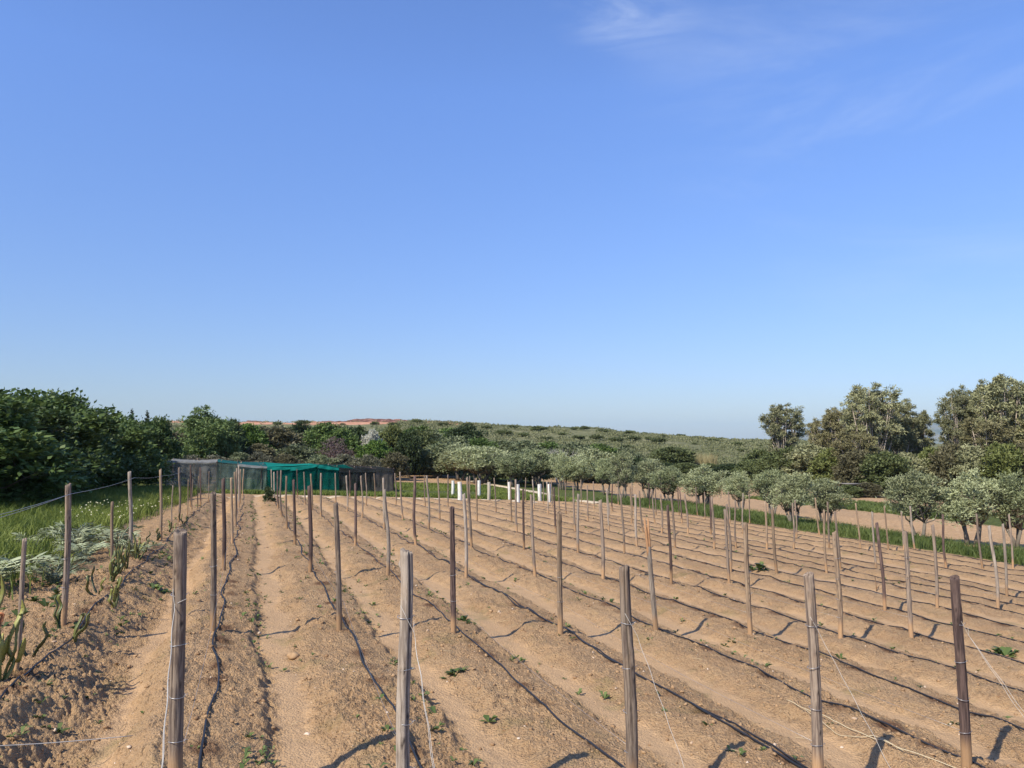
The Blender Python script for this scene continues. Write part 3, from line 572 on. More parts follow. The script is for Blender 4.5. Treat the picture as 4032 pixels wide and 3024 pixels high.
for q,(x,y,n,h,tn,lab,red) in enumerate(CACT):
    r2=np.random.default_rng(500+q); t=thing('dragon_fruit_cactus',(x,y,gz(x,y)),lab,'cactus','cactus plants in the leftmost row')
    for k in range(n):
        a=r2.uniform(0,6.28); sp=h*r2.uniform(.10,.42)*(.35 if q==0 else 1); hh=h*r2.uniform(.55,1.); cx,cy=math.cos(a)*sp,math.sin(a)*sp
        jt=lambda: r2.normal(size=3)*np.array([.022,.022,.01])*(.5+h)
        P=[np.array((cx*.1,cy*.1,-.05)),np.array((cx*.55,cy*.55,hh*.22))+jt(),np.array((cx*.8,cy*.8,hh*.42))+jt(),np.array((cx*.95,cy*.95,hh*.62))+jt(),np.array((cx*1.0,cy*1.0,hh*.82))+jt(),np.array((cx*r2.uniform(.5,1.5),cy*r2.uniform(.5,1.5),hh*r2.uniform(.8,1.)))]
        s=link('stem',stem_me(P,r2.uniform(.015,.023),np.clip(tn*.6+r2.uniform(-.3,.15),0,.6),r2.uniform(0,3)),t)
        if red and k==1: s.data.materials[0]=M['cactus_red']; s['label']='sunburnt orange red cactus stem'
        if hh>.5 and r2.random()<.6: link('stem',stem_me([np.array(P[1]),np.array(P[1])+(cy*.4,-cx*.4,.05),np.array(P[1])+(cy*.7+.03,-cx*.7,.24)],.028,np.clip(tn+.1,0,.7),r2.uniform(0,3)),t)
# ---------------------------------------------------------------- cardoons
def cardoon_me(seed,L=.72,n=20):
    r2=np.random.default_rng(seed); m=MB()
    for q in range(n):
        a=q*2.4+r2.uniform(-.3,.3); l=L*r2.uniform(.6,1.1); el=r2.uniform(.8,1.42); t=np.linspace(0,1,13)
        rr=l*(t*math.cos(el)+.25*t*t); zz=l*(t*math.sin(el)*1.05-.62*t**2.4*math.sin(el)); D=np.array([math.cos(a),math.sin(a),0]); Sd=np.array([-math.sin(a),math.cos(a),0])
        C=rr[:,None]*D+zz[:,None]*np.array([0,0,1]); tone=r2.uniform(.1,.9); V=[];F=[];n0=0
        for k in range(2,13):
            wl=l*.24*math.sin(min(1,t[k]*1.02)*math.pi*.93+.12)*r2.uniform(.75,1.2)
            for s in (-1,1):
                p=C[k];tip=p+Sd*s*wl+D*wl*.55+np.array([0,0,wl*r2.uniform(.05,.45)]); md=(p+tip)/2; e=D*l*.017
                V+=[p-e,md-e*.9+np.array([0,0,.01]),tip,md+e*1.1];F.append([n0,n0+1,n0+2,n0+3] if s>0 else [n0,n0+3,n0+2,n0+1]);n0+=4
        m.add(V,[np.array(F)],tone); m.tube(C,np.linspace(.012,.003,13),4,False,.9)
    return m.me('cardoon_plant',M['silver'])
cm=[cardoon_me(s) for s in (1,2,3)]
CARD=[(-7.95,12.0,1.15,'large silvery cardoon at the left edge behind the nearest stake'),(-7.45,12.7,.8,'smaller cardoon right of the large left edge cardoon'),(-9.2,16.4,1.15,'biggest silvery cardoon in the middle of the clump'),(-8.55,15.5,1.0,'silvery cardoon at the front of the clump'),(-9.9,17.5,1.0,'silvery cardoon at the left back of the clump'),(-8.75,17.3,1.05,'silvery cardoon at the right back of the clump by the brown stake'),(-8.2,14.3,.75,'low cardoon on the soil in front of the clump'),(-7.7,15.9,.7,'small cardoon nearest the brown stake'),(-10.0,16.2,.8,'cardoon sprawling at the left of the clump')]
for q,(x,y,s,lab) in enumerate(CARD):
    o=link('cardoon_plant',cm[q%3],None,(x,y,gz(x,y)-.02)); o.scale=(s*1.2,s*1.2,s*1.35); o.rotation_euler=(0,0,q*1.9); tag(o,lab,'cardoon','silvery cardoon plants in the left grass')
# ---------------------------------------------------------------- left wire fence, tree guards, far fence
for q,(x,y,h,r,lab) in enumerate([(-19.48,30.79,1.65,.05,'stout grey post standing in the left meadow before the hedge'),(-19.59,33.69,.85,.02,'first thin stick in the hedge shade, near the stout grey post'),(-20.28,36.56,.75,.02,'second thin stick in the hedge shade'),(-22.24,42.11,1.,.02,'third thin stick deeper in the hedge shade'),(-24.6,48.7,1.5,.05,'grey post in the shade before the far hedge'),(-27.0,57.4,1.5,.035,'thin post in deep shade left of the net house')]):
    o=link('fence_post',post_me('fence_post',h,r,600+q,'wood_grey' if r>.03 else 'wood_tan',12,12),None,(x,y,gz(x,y))); tag(o,lab,'post','posts of the left meadow wire')
m=MB()
fa=[(-17.5,25.6,1.15),(-19.45,30.79,1.28),(-19.6,33.69,.84),(-20.28,36.56,.74),(-22.24,42.11,.98),(-24.6,48.7,1.4)]
P=[]
for k in range(len(fa)-1):
    for t in np.linspace(0,1,9):
        x,y,h=[fa[k][q]*(1-t)+fa[k+1][q]*t for q in range(3)]; P.append((x,y,(gz(*fa[k][:2])+fa[k][2])*(1-t)+(gz(*fa[k+1][:2])+fa[k+1][2])*t-.06*math.sin(t*math.pi)))
m.tube(P,.0045,5); tag(m.build('fence_wire',M['wire'],None,True),'sagging wire between the posts in the left meadow','wire')
b=NB('guard_plastic'); nn=b.noise(b.pos('obj',(1,1,.1)),40,3); M['guard']=b.done(b.mix(b.ramp(nn,.35,.65),(.56,.53,.45),(.78,.77,.72)),.6,.3)
M['guard_grey']=plain('weathered_guard',(.42,.38,.30),.8,.2,0,.3,20)
GUARD=[(-4.62,60.19,1.22,.20),(-3.63,53.69,1.30,.26),(-2.58,60.75,1.31,.22),(-1.65,55.15,1.29,.20),(-.22,58.02,1.31,.18),(.42,54.23,1.29,.24),(2.07,57.79,1.25,.27),(2.68,55.99,1.31,.24)]
for q,(x,y,h,wd) in enumerate(GUARD):
    t=thing('tree_guard',(x,y,gz(x,y)),'white tree guard tube, '+ordn(q)+' from left along the far end of rows' if q!=3 else 'greyish weathered tree guard, fourth from left along the far end of rows','tree guard','tree guards beyond the rows',q*.7)
    m=MB(); n=12; z=np.linspace(-.03,h,14); an=np.arange(24)/24*2*math.pi
    A,Zg=np.meshgrid(an,z); rr=wd/2*(1+.05*np.cos(A*12)+.10*np.cos(A*2+q+Zg)); V=np.stack([rr*np.cos(A)+.03*np.sin(Zg*2+q),rr*np.sin(A),Zg],-1).reshape(-1,3); i=np.arange(13)[:,None]*24;j=np.arange(24)[None];k=(j+1)%24
    m.add(V,[np.stack([i+j,i+k,i+24+k,i+24+j],-1).reshape(-1,4)]); V2=V.copy(); V2[:,:2]*=.93; m.add(V2,[np.stack([i+j,i+24+j,i+24+k,i+k],-1).reshape(-1,4)])
    m.build('sleeve',M['guard_grey' if q==3 else 'guard'],t); m=MB(); m.tube([(wd*.55,0,-.2),(wd*.56,0,h*.8),(wd*.55,.01,h*1.12)],.018,6); m.build('stake',M['wood_tan'],t,True)
t=thing('wire_fence',(-14,114,gz(-14,114)),'far wire fence of pale posts in front of dark bushes, beyond the curved path','fence')
z0=gz(-14,114)
for k,x in enumerate((-3.9,-2.1,.05,1.4,2.75,4.2)):
    link('post',post_me('post',1.75,.055,640+k,'wood_pale',10,8,False,.01,0),t,(x,.2*k,gz(-14+x,114+.2*k)-z0))
m=MB(); m.tube([(2.75,.8,1.1),(1.2,.6,.15)],.05,8); m.build('brace',M['wood_pale'],t,True)
m=MB()
for hz in (.4,.9,1.4): m.tube([(x,.2*k-.07,gz(-14+x,114+.2*k)-z0+hz) for k,x in enumerate((-3.9,-2.1,.05,1.4,2.75,4.2))],.008,4)
m.build('wire',M['wire'],t,True)
# ---------------------------------------------------------------- shade net house
def net_mat(name,c,opac,tint):
    b=NB(name); p=b.pos(); wv=b.noise(p,1.6,4,.6)
    d=b.n('ShaderNodeBsdfDiffuse'); b.l(b.mix(b.ramp(wv,.35,.65),tuple(x*.8 for x in c),tuple(min(1,x*1.2) for x in c)),d.inputs['Color'])
    tl=b.n('ShaderNodeBsdfTranslucent'); tl.inputs['Color'].default_value=(*c,1); m1=b.n('ShaderNodeMixShader'); m1.inputs[0].default_value=.35; b.l(d.outputs[0],m1.inputs[1]); b.l(tl.outputs[0],m1.inputs[2])
    tr=b.n('ShaderNodeBsdfTransparent'); tr.inputs['Color'].default_value=(*tint,1); m2=b.n('ShaderNodeMixShader'); b.l(b.ramp(wv,.3,.7,opac-.06,opac+.06),m2.inputs[0]); b.l(tr.outputs[0],m2.inputs[1]); b.l(m1.outputs[0],m2.inputs[2]); b.l(m2.outputs[0],b.out.inputs[0])
    return b.m
M['net_grey']=net_mat('grey_net',(.36,.355,.325),.38,(.75,.75,.73)); M['net_greygreen']=net_mat('grey_green_net',(.24,.31,.265),.38,(.68,.75,.71)); M['net_teal']=net_mat('teal_net',(.008,.12,.10),.62,(.2,.6,.5)); M['net_black']=net_mat('black_net',(.05,.055,.055),.62,(.5,.5,.5)); M['net_brown']=net_mat('brown_net',(.19,.165,.145),.60,(.6,.58,.55)); M['net_bright']=net_mat('bright_teal_net',(.02,.29,.235),.84,(.3,.7,.6)); M['net_silver']=net_mat('silver_net',(.42,.42,.40),.62,(.8,.8,.8)); M['net_bluegreen']=net_mat('bluish_teal_net',(.035,.17,.175),.72,(.3,.5,.5))
def nethouse():
    fx=lambda px: (lambda x:(x,62.5+.38*(x+9.6)))(-(1106-px)/1661*66.15/(1+.38*(1106-px)/1661))
    ztop=lambda px,y,d: 2.30+(952-y)/1661*d
    A=fx(600); H0=np.array([A[0],A[1],gz(*A)])
    t=thing('shade_house',tuple(H0),'long low shade house of grey, teal and black netting on wooden posts','net house')
    PX=[362,421,471,517,567,581,631,689,735,774,812,851]; YT=[995,999,998,1002,1007,1008,1009,1003,1011,1014,1012,1012]
    F=[np.array([*fx(p),ztop(p,y,fx(p)[1])]) for p,y in zip(PX,YT)]
    bk=np.array([-2.55,7.0,0]); zb=[ztop(0,y,f[1]+7.0) for y,f in zip([990.5,991,992,994,998,998,1000,1001,1002,1003,1006,1007],F)]
    Bk=[np.array([f[0]+bk[0],f[1]+bk[1],z]) for f,z in zip(F,zb)]
    base=lambda p:gz(p[0],p[1])
    def sheet(name,mat,P00,P10,P11,P01,sag,wr,seed,label=None,nu=22,nv=14):
        u,v=np.meshgrid(np.linspace(0,1,nu),np.linspace(0,1,nv),indexing='ij'); U=u[...,None];Vv=v[...,None]
        P=(1-U)*(1-Vv)*P00+U*(1-Vv)*P10+U*Vv*P11+(1-U)*Vv*P01
        n=np.cross(P10-P00,P01-P00); n/=np.linalg.norm(n)+1e-9
        P=P+n*(wr*2*(fbm(u*5+seed,v*1.2+seed*.3,seed,3)-.5))[...,None]*np.sin(np.clip(v,0.02,1)*math.pi*.9+.2)[...,None]
        P[...,2]-=sag*np.sin(u*math.pi)*(.35+.65*v)
        i=np.arange(nu-1)[:,None]*nv;j=np.arange(nv-1)[None]
        o=link(name,mesh(name,P.reshape(-1,3)-H0,[np.stack([i+j,i+nv+j,i+nv+j+1,i+j+1],-1).reshape(-1,4)],M[mat],True),t)
        if label:o['label']=label
    wall=[(0,1,'net_grey'),(1,2,'net_grey'),(2,3,'net_greygreen'),(3,4,'net_greygreen'),(4,5,'net_greygreen'),(5,6,'net_teal'),(6,7,'net_teal'),(7,8,'net_teal'),(8,9,'net_black'),(9,10,'net_black'),(10,11,'net_brown')]
    nm={'net_grey':'grey see-through net panel','net_greygreen':'greyish green see-through net panel','net_teal':'teal green net panel','net_black':'black net panel','net_brown':'dark brownish net panel'}
    for a,c,mt in wall:
        lo=lambda f: np.array([f[0],f[1]-.06,base(f)+.03])
        sheet('net_panel',mt,lo(F[a]),lo(F[c]),F[c]-[0,.03,0],F[a]-[0,.03,0],.07,.16,a*3+1,nm[mt])
    lo=lambda f: np.array([f[0],f[1],base(f)+.03])
    sheet('net_panel','net_grey',lo(Bk[0]),lo(F[0]),F[0],Bk[0],.05,.10,41,nm['net_grey']); sheet('net_panel','net_black',lo(F[-1]),lo(Bk[-1]),Bk[-1],F[-1],.05,.10,43,nm['net_black'])
    for a,c,mt in ((0,2,'net_grey'),(2,5,'net_greygreen'),(5,8,'net_teal'),(8,11,'net_black')): sheet('net_panel',mt,lo(Bk[c]),lo(Bk[a]),Bk[a],Bk[c],.06,.12,a+50,nm[mt])
    for a,c,mt,lb in ((0,2,'net_silver','pale grey roof net'),(2,5,'net_bluegreen','bluish green roof net'),(5,7,'net_bright','bright teal roof net'),(7,9,'net_teal','teal roof net'),(9,11,'net_black','black roof net')):
        sheet('roof_net',mt,F[a]+[0,-.05,.02],F[c]+[0,-.05,.02],Bk[c]+[0,0,.02],Bk[a]+[0,0,.02],.10,.06,a+70,lb)
    for a,c,mt,d,lb in ((0,2,'net_silver',.10,'pale hanging hem'),(3,5,'net_silver',.16,'pale hanging hem'),(5,6,'net_bright',.22,'bright teal hanging flap'),(6,7,'net_bright',.26,'bright teal hanging flap'),(7,8,'net_bright',.24,'bright teal hanging flap'),(8,11,'net_black',.30,'black hanging flap')):
        sheet('net_flap',mt,F[a]+[0,-.12,.03],F[c]+[0,-.12,.03],F[c]+[0,-.15,-d*.6],F[a]+[0,-.15,-d],.05,.05,a+90,lb,18,5)
    PI=[0,1,2,3,4,7,8,9,10,11]
    def pole(p,r,mt,dark):
        h=p[2]-base(p); link('pole',post_me('pole',h+.04,r,int(700+p[0]*10)%900,mt,9,6,False,.03,0),t,(p[0]-H0[0],p[1]-H0[1],base(p)-H0[2]))
    for q,a in enumerate(PI): pole(F[a]+[0,.10,0],.075 if q in (2,4) else .055,'wood_dark' if q>1 else 'wood_grey',0); pole(Bk[a],.05,'wood_grey',0); pole((F[a]+Bk[a])/2+[.3,0,0],.05,'wood_grey',0)
    m=MB()
    for a in (F,Bk): m.tube([q-H0-[0,-.06,.02] for q in a],.02,6)
    for a in PI: m.tube([F[a]-H0,Bk[a]-H0],.015,5)
    m.build('roof_wire',M['wood_dark'],t)
nethouse()
# ---------------------------------------------------------------- small shelter and far house
x,y=36.3,83.; t=thing('open_shelter',(x,y,gz(x,y)),'small open shelter with a grey sheet roof under the eucalyptus trees','shelter')
m=MB(); m.box((0,0,1.35),(2.0,1.7,.05),.1); m.build('roof',plain('rusty_sheet',(.20,.18,.16),.8,.2,0,.4,3),t); m=MB(); m.box((0,.6,.65),(1.7,.05,1.25),.1); m.build('back_wall',M['wood_dark'],t)
for dx,dy in ((-.85,-.7),(.85,-.7),(-.85,.7),(.85,.72)): m=MB(); m.tube([(dx,dy,-.1),(dx,dy,1.33)],.04,7); m.build('post',M['wood_dark'],t)
x,y=62.6,151.; t=thing('farm_house',(x,y,gz(x,y)),'small pink walled house seen through the eucalyptus trees','house',None,.2)
b=NB('pink_render'); M['pink']=b.done(b.mix(b.noise(b.pos('obj'),1.2,4),(.50,.30,.20),(.60,.38,.27)),.9,.15)
m=MB(); m.box((0,0,1.9),(6,5,4.4)); m.build('wall',M['pink'],t); m=MB(); m.box((0,0,4.15),(6.4,5.4,.16)); m.box((0,0,4.3),(5.2,4.2,.3)); m.build('roof',M['guard_grey'],t)
for dx in (-1.7,1.6): m=MB(); m.box((dx,-2.53,2.2),(1.0,.08,1.2)); m.build('window',M['tube'],t)
m=MB(); m.box((0,-2.53,1.1),(1.,.08,2.1)); m.build('door',M['wood_dark'],t)
# ---- plants beyond the field: (x, y, height, width)
BG={
 'hedge':[(-18.3,26.0,3.83,2.82),(-20.4,31.0,4.39,2.80),(-22.3,36.0,4.84,2.60),(-23.8,40.0,5.36,2.02),(-24.4,43.0,4.71,2.49),(-24.7,46.0,4.64,2.77),(-25.4,50.0,4.76,2.71),(-26.0,54.0,5.05,2.73),(-27.5,60.0,5.43,2.75),(-28.9,66.0,5.68,2.38),(-18.1,24.0,3.55,2.60),(-33.7,52.0,6.47,3.76),(-36.1,62.0,6.35,3.73)],
 'cypress':[(-84.3,150.0,8.09,1.26),(-93.9,190.0,5.08,1.83),(-78.3,165.0,5.63,1.79)],
 'tall':[(-33.3,84.0,7.40,6.07)],
 'bush':[(-31.9,88.0,6.27,2.33),(-31.6,92.0,5.86,4.65),(-29.2,96.0,5.66,6.01),(-32.4,118.0,6.16,3.69),(-25.7,105.0,6.32,5.31),(-21.0,104.0,5.97,4.51),(-16.1,92.0,4.50,3.32),(-15.9,103.0,6.41,4.22),(-13.0,97.0,5.67,3.27),(-11.9,112.0,5.73,5.93),(-7.9,108.0,5.19,5.72),(-5.4,118.0,4.69,5.68),(-1.9,122.0,4.42,6.46),(2.1,118.0,4.74,6.25),(5.9,124.0,4.39,6.27),(9.0,112.0,5.05,5.66),(13.4,118.0,4.56,5.97),(17.6,122.0,3.82,4.99),(-9.4,100.0,4.38,4.33),(-2.7,98.0,4.23,5.43),(2.5,96.0,4.16,5.09),(10.3,104.0,4.49,4.76)],
 'bare':[(-21.8,95.0,4.76,4.35),(6.0,100.0,5.47,2.89)],
 'blossom':[(-17.7,98.0,5.72,2.60)],
 'fringe':[(-26.1,80.0,2.80,2.50),(-24.0,82.0,2.66,2.96),(-21.0,84.0,2.64,2.83),(-18.7,86.0,2.81,3.11),(-15.8,86.0,2.81,2.49),(-13.9,90.0,3.17,2.82),(-28.2,80.0,2.73,2.89),(-29.9,78.0,2.37,2.82),(-31.8,76.0,2.38,2.56),(-28.9,88.0,3.62,3.81),(-25.2,90.0,3.63,4.33)],
 'lowhedge':[(20.2,120.0,2.08,3.76),(24.2,124.0,1.50,4.18),(27.5,122.0,1.65,4.41),(30.1,118.0,1.98,4.26),(32.2,114.0,2.28,4.39),(33.7,108.0,3.04,4.42),(34.7,104.0,3.71,3.76),(16.5,112.0,3.38,4.59),(13.5,110.0,3.96,4.50)],
 'bigbush':[(27.8,134.0,3.81,5.49)],
 'reed':[(33.9,136.0,2.97,4.26)],
 'euc':[(43.0,122.0,11.22,6.61),(42.8,108.0,9.27,5.46),(44.4,104.0,10.33,5.51),(43.9,94.0,12.66,6.56),(48.4,97.0,10.93,5.37),(52.5,100.0,9.61,4.09),(54.9,95.0,11.98,4.58),(59.4,98.0,13.35,5.19),(59.0,92.0,13.52,6.65),(65.5,96.0,12.97,6.94),(40.7,92.0,7.15,5.10),(54.3,88.0,8.41,6.36)],
 'under':[(35.8,100.0,4.92,4.82),(37.7,98.0,5.31,5.19),(39.0,94.0,4.91,4.30),(39.4,88.0,4.73,4.24),(41.4,86.0,4.60,4.56),(45.2,88.0,4.46,4.24),(47.9,88.0,5.09,3.60),(48.9,86.0,5.52,3.73),(36.0,112.0,4.42,4.59),(50.3,84.0,5.26,4.45),(52.0,82.0,5.50,4.34),(54.7,82.0,5.49,4.34)],
}
# ---------------------------------------------------------------- foliage
DIM={}
def leaf_cloud(seed,lobes,n,L,Wd,twigs=14,spread=.22,droop=0.,up=.25,shell=.42,low=-.55):
    r=np.random.default_rng(seed); lo=np.array(lobes,float); wt=(lo[:,3]*lo[:,5]+lo[:,3]*lo[:,4]); wt/=wt.sum()
    K=max(len(lo)*twigs,1); li=r.choice(len(lo),K,p=wt)
    d=r.normal(size=(K,3)); d/=np.linalg.norm(d,axis=1)[:,None]; d[:,2]=np.where(d[:,2]<low,-d[:,2]*.6,d[:,2]); d/=np.linalg.norm(d,axis=1)[:,None]
    rr=r.random(K)**shell; tc=lo[li,:3]+d*lo[li,3:6]*rr[:,None]; ts=lo[li,3:6].mean(1)*spread*r.uniform(.6,1.5,K); tt=r.random(K)
    ti=r.integers(K,size=n); g=r.normal(size=(n,3))*.6; p=tc[ti]+g*ts[ti][:,None]*np.array([1,1,.75])
    ax=d[ti]*.8+r.normal(size=(n,3))*.75+np.array([0,0,up-droop]); ax/=np.linalg.norm(ax,axis=1)[:,None]
    q=r.normal(size=(n,3)); b=np.cross(ax,q); b/=np.linalg.norm(b,axis=1)[:,None]
    l=(L*r.uniform(.6,1.35,n))[:,None]; w=(Wd*r.uniform(.7,1.3,n))[:,None]; c=np.cross(b,ax)*l*.10
    V=np.stack([p,p+ax*l*.45+b*w*.5+c,p+ax*l,p+ax*l*.45-b*w*.5+c],1).reshape(-1,3); F=np.arange(4*n).reshape(-1,4)
    tone=np.clip(.55*tt[ti]+.45*r.random(n),0,1)
    return V,F,np.repeat(tone,4)
def cloud_me(name,mat,*a,**k):
    V,F,t=leaf_cloud(*a,**k); return mesh(name,V,[F],M[mat],False,t)
def limb(m,P,r0,r1,ns=7): 
    P=np.array(P,float); t=np.linspace(0,1,len(P)); m.tube(P,r0*(1-t)+r1*t,ns)
def tree_proto(name,mat,bark,seed,lobes,n,L,Wd,trunks,r0,limbs=True,fork=.3,**k):
    """an Empty with a trunk mesh (limbs reach into the lobes) and a crown mesh"""
    r=np.random.default_rng(seed); e=bpy.data.objects.new(name,None); COL.objects.link(e); m=MB(); lo=np.array(lobes,float); zt=lo[:,2].max()
    for q in range(trunks):
        a=q*6.28/trunks+r.uniform(-.4,.4); s=.0 if trunks==1 else .10
        tops=lo[q::trunks] if trunks>1 else lo
        f=np.array([math.cos(a)*s*3.0+lo[:,0].mean()*.3,math.sin(a)*s*3.0,zt*fork]); b0=np.array([math.cos(a)*s,math.sin(a)*s,-.3])
        limb(m,[b0,(b0+f)/2+r.normal(size=3)*.04,f],r0,r0*.72,9)
        for c in tops:
            e2=c[:3]+np.array([0,0,c[5]*.3]); md=(f+e2)/2+np.array([(e2-f)[0]*.15,(e2-f)[1]*.15,-.06*zt])
            limb(m,[f,md,e2],r0*.5,r0*.10,6)
            for _ in range(4):
                d=r.normal(size=3); d[2]=abs(d[2])*.5; d/=np.linalg.norm(d); s0=md*.4+e2*.6; limb(m,[s0,s0+d*c[3:6]*.45,s0+d*c[3:6]*.9+np.array([0,0,.05*zt])],r0*.16,r0*.04,4)
    m.build('trunk',M[bark],e,True); cl_=cloud_me('crown',mat,seed+1,lobes,n,L,Wd,**k); cc=np.empty(len(cl_.vertices)*3,np.float32); cl_.vertices.foreach_get('co',cc); cc=cc.reshape(-1,3); DIM[e.name]=(np.quantile(np.hypot(cc[:,0],cc[:,1]),.975)*2,np.quantile(cc[:,2],.997)); link('crown',cl_,e)
    return e
def lobes_of(seed,n,w,z0,z1,rw,rz,top=.55,peak=.40,cap=.3):
    """n lobes filling a crown of width w between heights z0 and z1"""
    r=np.random.default_rng(seed); o=[]
    for q in range(n):
        t=(q+.5)/n; a=q*2.4+r.uniform(-.5,.5); z=z0+(z1-z0)*(t*.86+.08); k=1-(abs(t-peak)/max(peak,1-peak))**2*top
        d=w*.5*math.sqrt(r.uniform(.05,.75))*k*(.8 if t<.9 else cap); s=r.uniform(.8,1.2); o.append((math.cos(a)*d,math.sin(a)*d,z,rw*s*k,rw*s*k,rz*s))
    return o
def place(p,name,x,y,hw,rz,label,cat,group,mats=None,first=[None],dz=0.):
    global USED
    o=p if p.name not in USED else copy_tree(p); USED.add(p.name); o.location=(x,y,gz(x,y)+dz); a,c=DIM[p.name]; o.scale=(hw[1]/a,hw[1]/a,hw[0]/c); o.rotation_euler=(0,0,rz); tag(o,label,cat,group)
    if p.name.split('.')[0] not in BASE: BASE[p.name.split('.')[0]]=[c for c in p.children if c.name.startswith('crown')][0].data.materials[0]
    recolor(o,mats or {'crown':BASE[p.name.split('.')[0]]})
    return o
USED=set(); BASE={}; rg=np.random.default_rng(11)
# olives: grey green rounded crowns on several stems; nominal 3.3 m high, 2.8 m wide
def olive(seed): return tree_proto('olive_tree','olive','bark_olive',seed,lobes_of(seed,18+(seed*7)%11,2.7,1.0+.12*(seed%3),3.3,.42,.50,.42,.40+.05*(seed%3),.35),9000,.14,.042,3+seed%2,.075,fork=.30,twigs=14,spread=.36,up=.75,shell=.5)
OP=[olive(s) for s in (21,22,23,24,25,26)]
OLV=[(19.75,37.73,3.35,2.95,'grey green olive tree with dark forked trunk, nearest olive standing free of posts'),(21.92,37.13,3.53,3.06,'olive tree with pale trunk and yellowish inner twigs, right of the dark trunked olive'),(23.86,36.86,3.57,2.80,'olive tree cut by the right photo edge, last of the near row'),(15.50,42.94,2.9,2.0,'vase shaped olive tree with bare open fork behind two posts'),(18.4,45.6,2.7,2.2,'olive tree right of the vase shaped one, drooping lower leaves'),(17.3,51.5,3.1,2.2,'small olive left of the vase shaped olive'),(16.3,55.4,2.9,2.0,'low spreading olive with a branch reaching right'),(14.98,60.51,3.27,2.95,'broad olive before the dark low hedge'),(12.52,62.23,3.03,2.66,'olive with many thin stems fanning from its base'),(12.6,71.5,3.7,3.2,'tall olive with two leaning stems, middle of the row'),(9.7,67.69,4.23,2.2,'tallest slender olive of the middle row'),(9.4,77.5,3.6,2.4,'olive half hidden behind the slender olive'),(7.21,83.81,3.84,3.18,'round olive with arching dark stems, beside the left end olive'),(5.54,84.24,4.16,2.4,'tall olive at the left end of the row'),(.4,86.5,3.6,4.4,'wide olive at the far end behind the white guards'),(-3.6,90.2,4.3,6.0,'large far olive at the left behind the curved path'),(-6.5,95.5,4.5,5.0,'greyish olive beyond the curved path, left of the large far olive'),(3.,91,4.2,4.4,'far olive between the wide olive and the left end one')]
for q,(x,y,h,wd,lab) in enumerate(OLV): place(OP[(q*5+1)%6],'olive_tree',x,y,(h,wd*(1.0 if y<42 else 1.22)),q*1.3+.4,lab,'olive tree','olive trees of the orchard row',{'crown':M['olive_dark']} if q%3==2 else None)
# eucalyptus: tall airy crowns; nominal 11 m high, 6.5 m wide
def euc(seed):
    return tree_proto('eucalyptus_tree','euc','bark_euc',seed,lobes_of(seed,40,6.4,3.0,10.6,.92,.78,.35,.58,.75),21000,.30,.085,1+seed%2,.20,fork=.22,twigs=10,spread=.27,droop=.5,up=.2,shell=.5,low=-.8)
EP=[euc(s) for s in (32,33,35)]
EUC=[(43.,122.,11.1,6.6,'lone dark eucalyptus with a rounded top left of the gap to the mountains',0),(43.7,108.,9.2,4.4,'low brownish eucalyptus beside the mountain gap',1),(44.4,104.,10.3,5.5,'brown leaved eucalyptus left of the tallest crown',1),(43.9,94.,12.7,6.6,'tallest eucalyptus of the middle stand with layered crown',0),(48.4,97.,10.9,5.4,'eucalyptus right of the tallest crown',0),(52.5,100.,9.6,4.1,'thin greyish eucalyptus at the right end of the middle stand',0),(54.9,95.,12.,4.6,'eucalyptus at the left of the right hand stand',0),(59.4,98.,13.3,5.2,'second eucalyptus of the right hand stand, yellowish top',0),(59.,92.,13.5,6.7,'tall eucalyptus at the right photo edge',0),(65.5,96.,13.,6.9,'eucalyptus cut by the right photo edge',0),(40.7,92.,7.2,5.1,'short reddish brown eucalyptus in front of the tallest crown',1),(54.3,88.,8.4,5.8,'reddish brown eucalyptus low in the right hand stand',1),(60.5,87.,8.8,6.,'brown leaved eucalyptus in front of the right edge trees',1)]
for q,(x,y,h,wd,lab,br) in enumerate(EUC): place(EP[q%3],'eucalyptus_tree',x,y,(h,wd*1.04),q*1.7,lab,'eucalyptus','eucalyptus trees at the right',{'crown':M['euc_brown']} if br else None)
# hedge trees and bushes; nominal 4.6 m high, 5 m wide, leafy to the ground
def bushy(name,seed,mat,bark='bark',h=4.6,wd=5.,n=19000,L=.19,Wd=.10,nl=26,**k):
    return tree_proto(name,mat,bark,seed,lobes_of(seed,nl,wd,.25*h/4.6,h*.93,wd*.19,h*.16,.30),n,L,Wd,2,.09*h/4.6,fork=.18,twigs=14,spread=.30,**k)
HP=[bushy('hedge_tree',s,'hedge') for s in (41,42,43)]
HED=[(-18.6,26.,3.83),(-20.9,31.,4.35),(-22.8,36.,4.75),(-24.3,40.,5.2),(-25.4,43.5,4.75),(-26.,47.,4.65),(-26.7,51.,4.76),(-29.2,55.5,5.05),(-31.4,61,5.4),(-32.2,69.,5.7),(-20.6,23.,3.6),(-25.6,33.5,5.2),(-31,47,5.6),(-34,58,6.2)]
for q,(x,y,h) in enumerate(HED): place(HP[q%3],'hedge_tree',x+.2,y,(h,7.2 if q<8 else 5.6),q*2.1,'dark green dense hedge tree along the left meadow, '+(ordn(q)+' from near end' if q<11 else ordn(q-11)+' of the back row'),'tree','trees of the dark left hedge',{'crown':M['hedge_dark']} if q%3==1 else None)
BP=[bushy('bush',s,'green',n=11000,L=.28,Wd=.14) for s in (51,52,53)]
def bushes(L_,kinds,labs,group,dz=0.,s=1.):
    for q,(x,y,h,wd) in enumerate(L_):
        k=kinds[q%len(kinds)]; place(BP[(q*7+len(L_))%3],'bush',x,y,(h,wd*1.3*s),q*2.3,labs[q] if isinstance(labs,list) else labs%ordn(q),'bush',group,{'crown':M[k]},dz=dz)
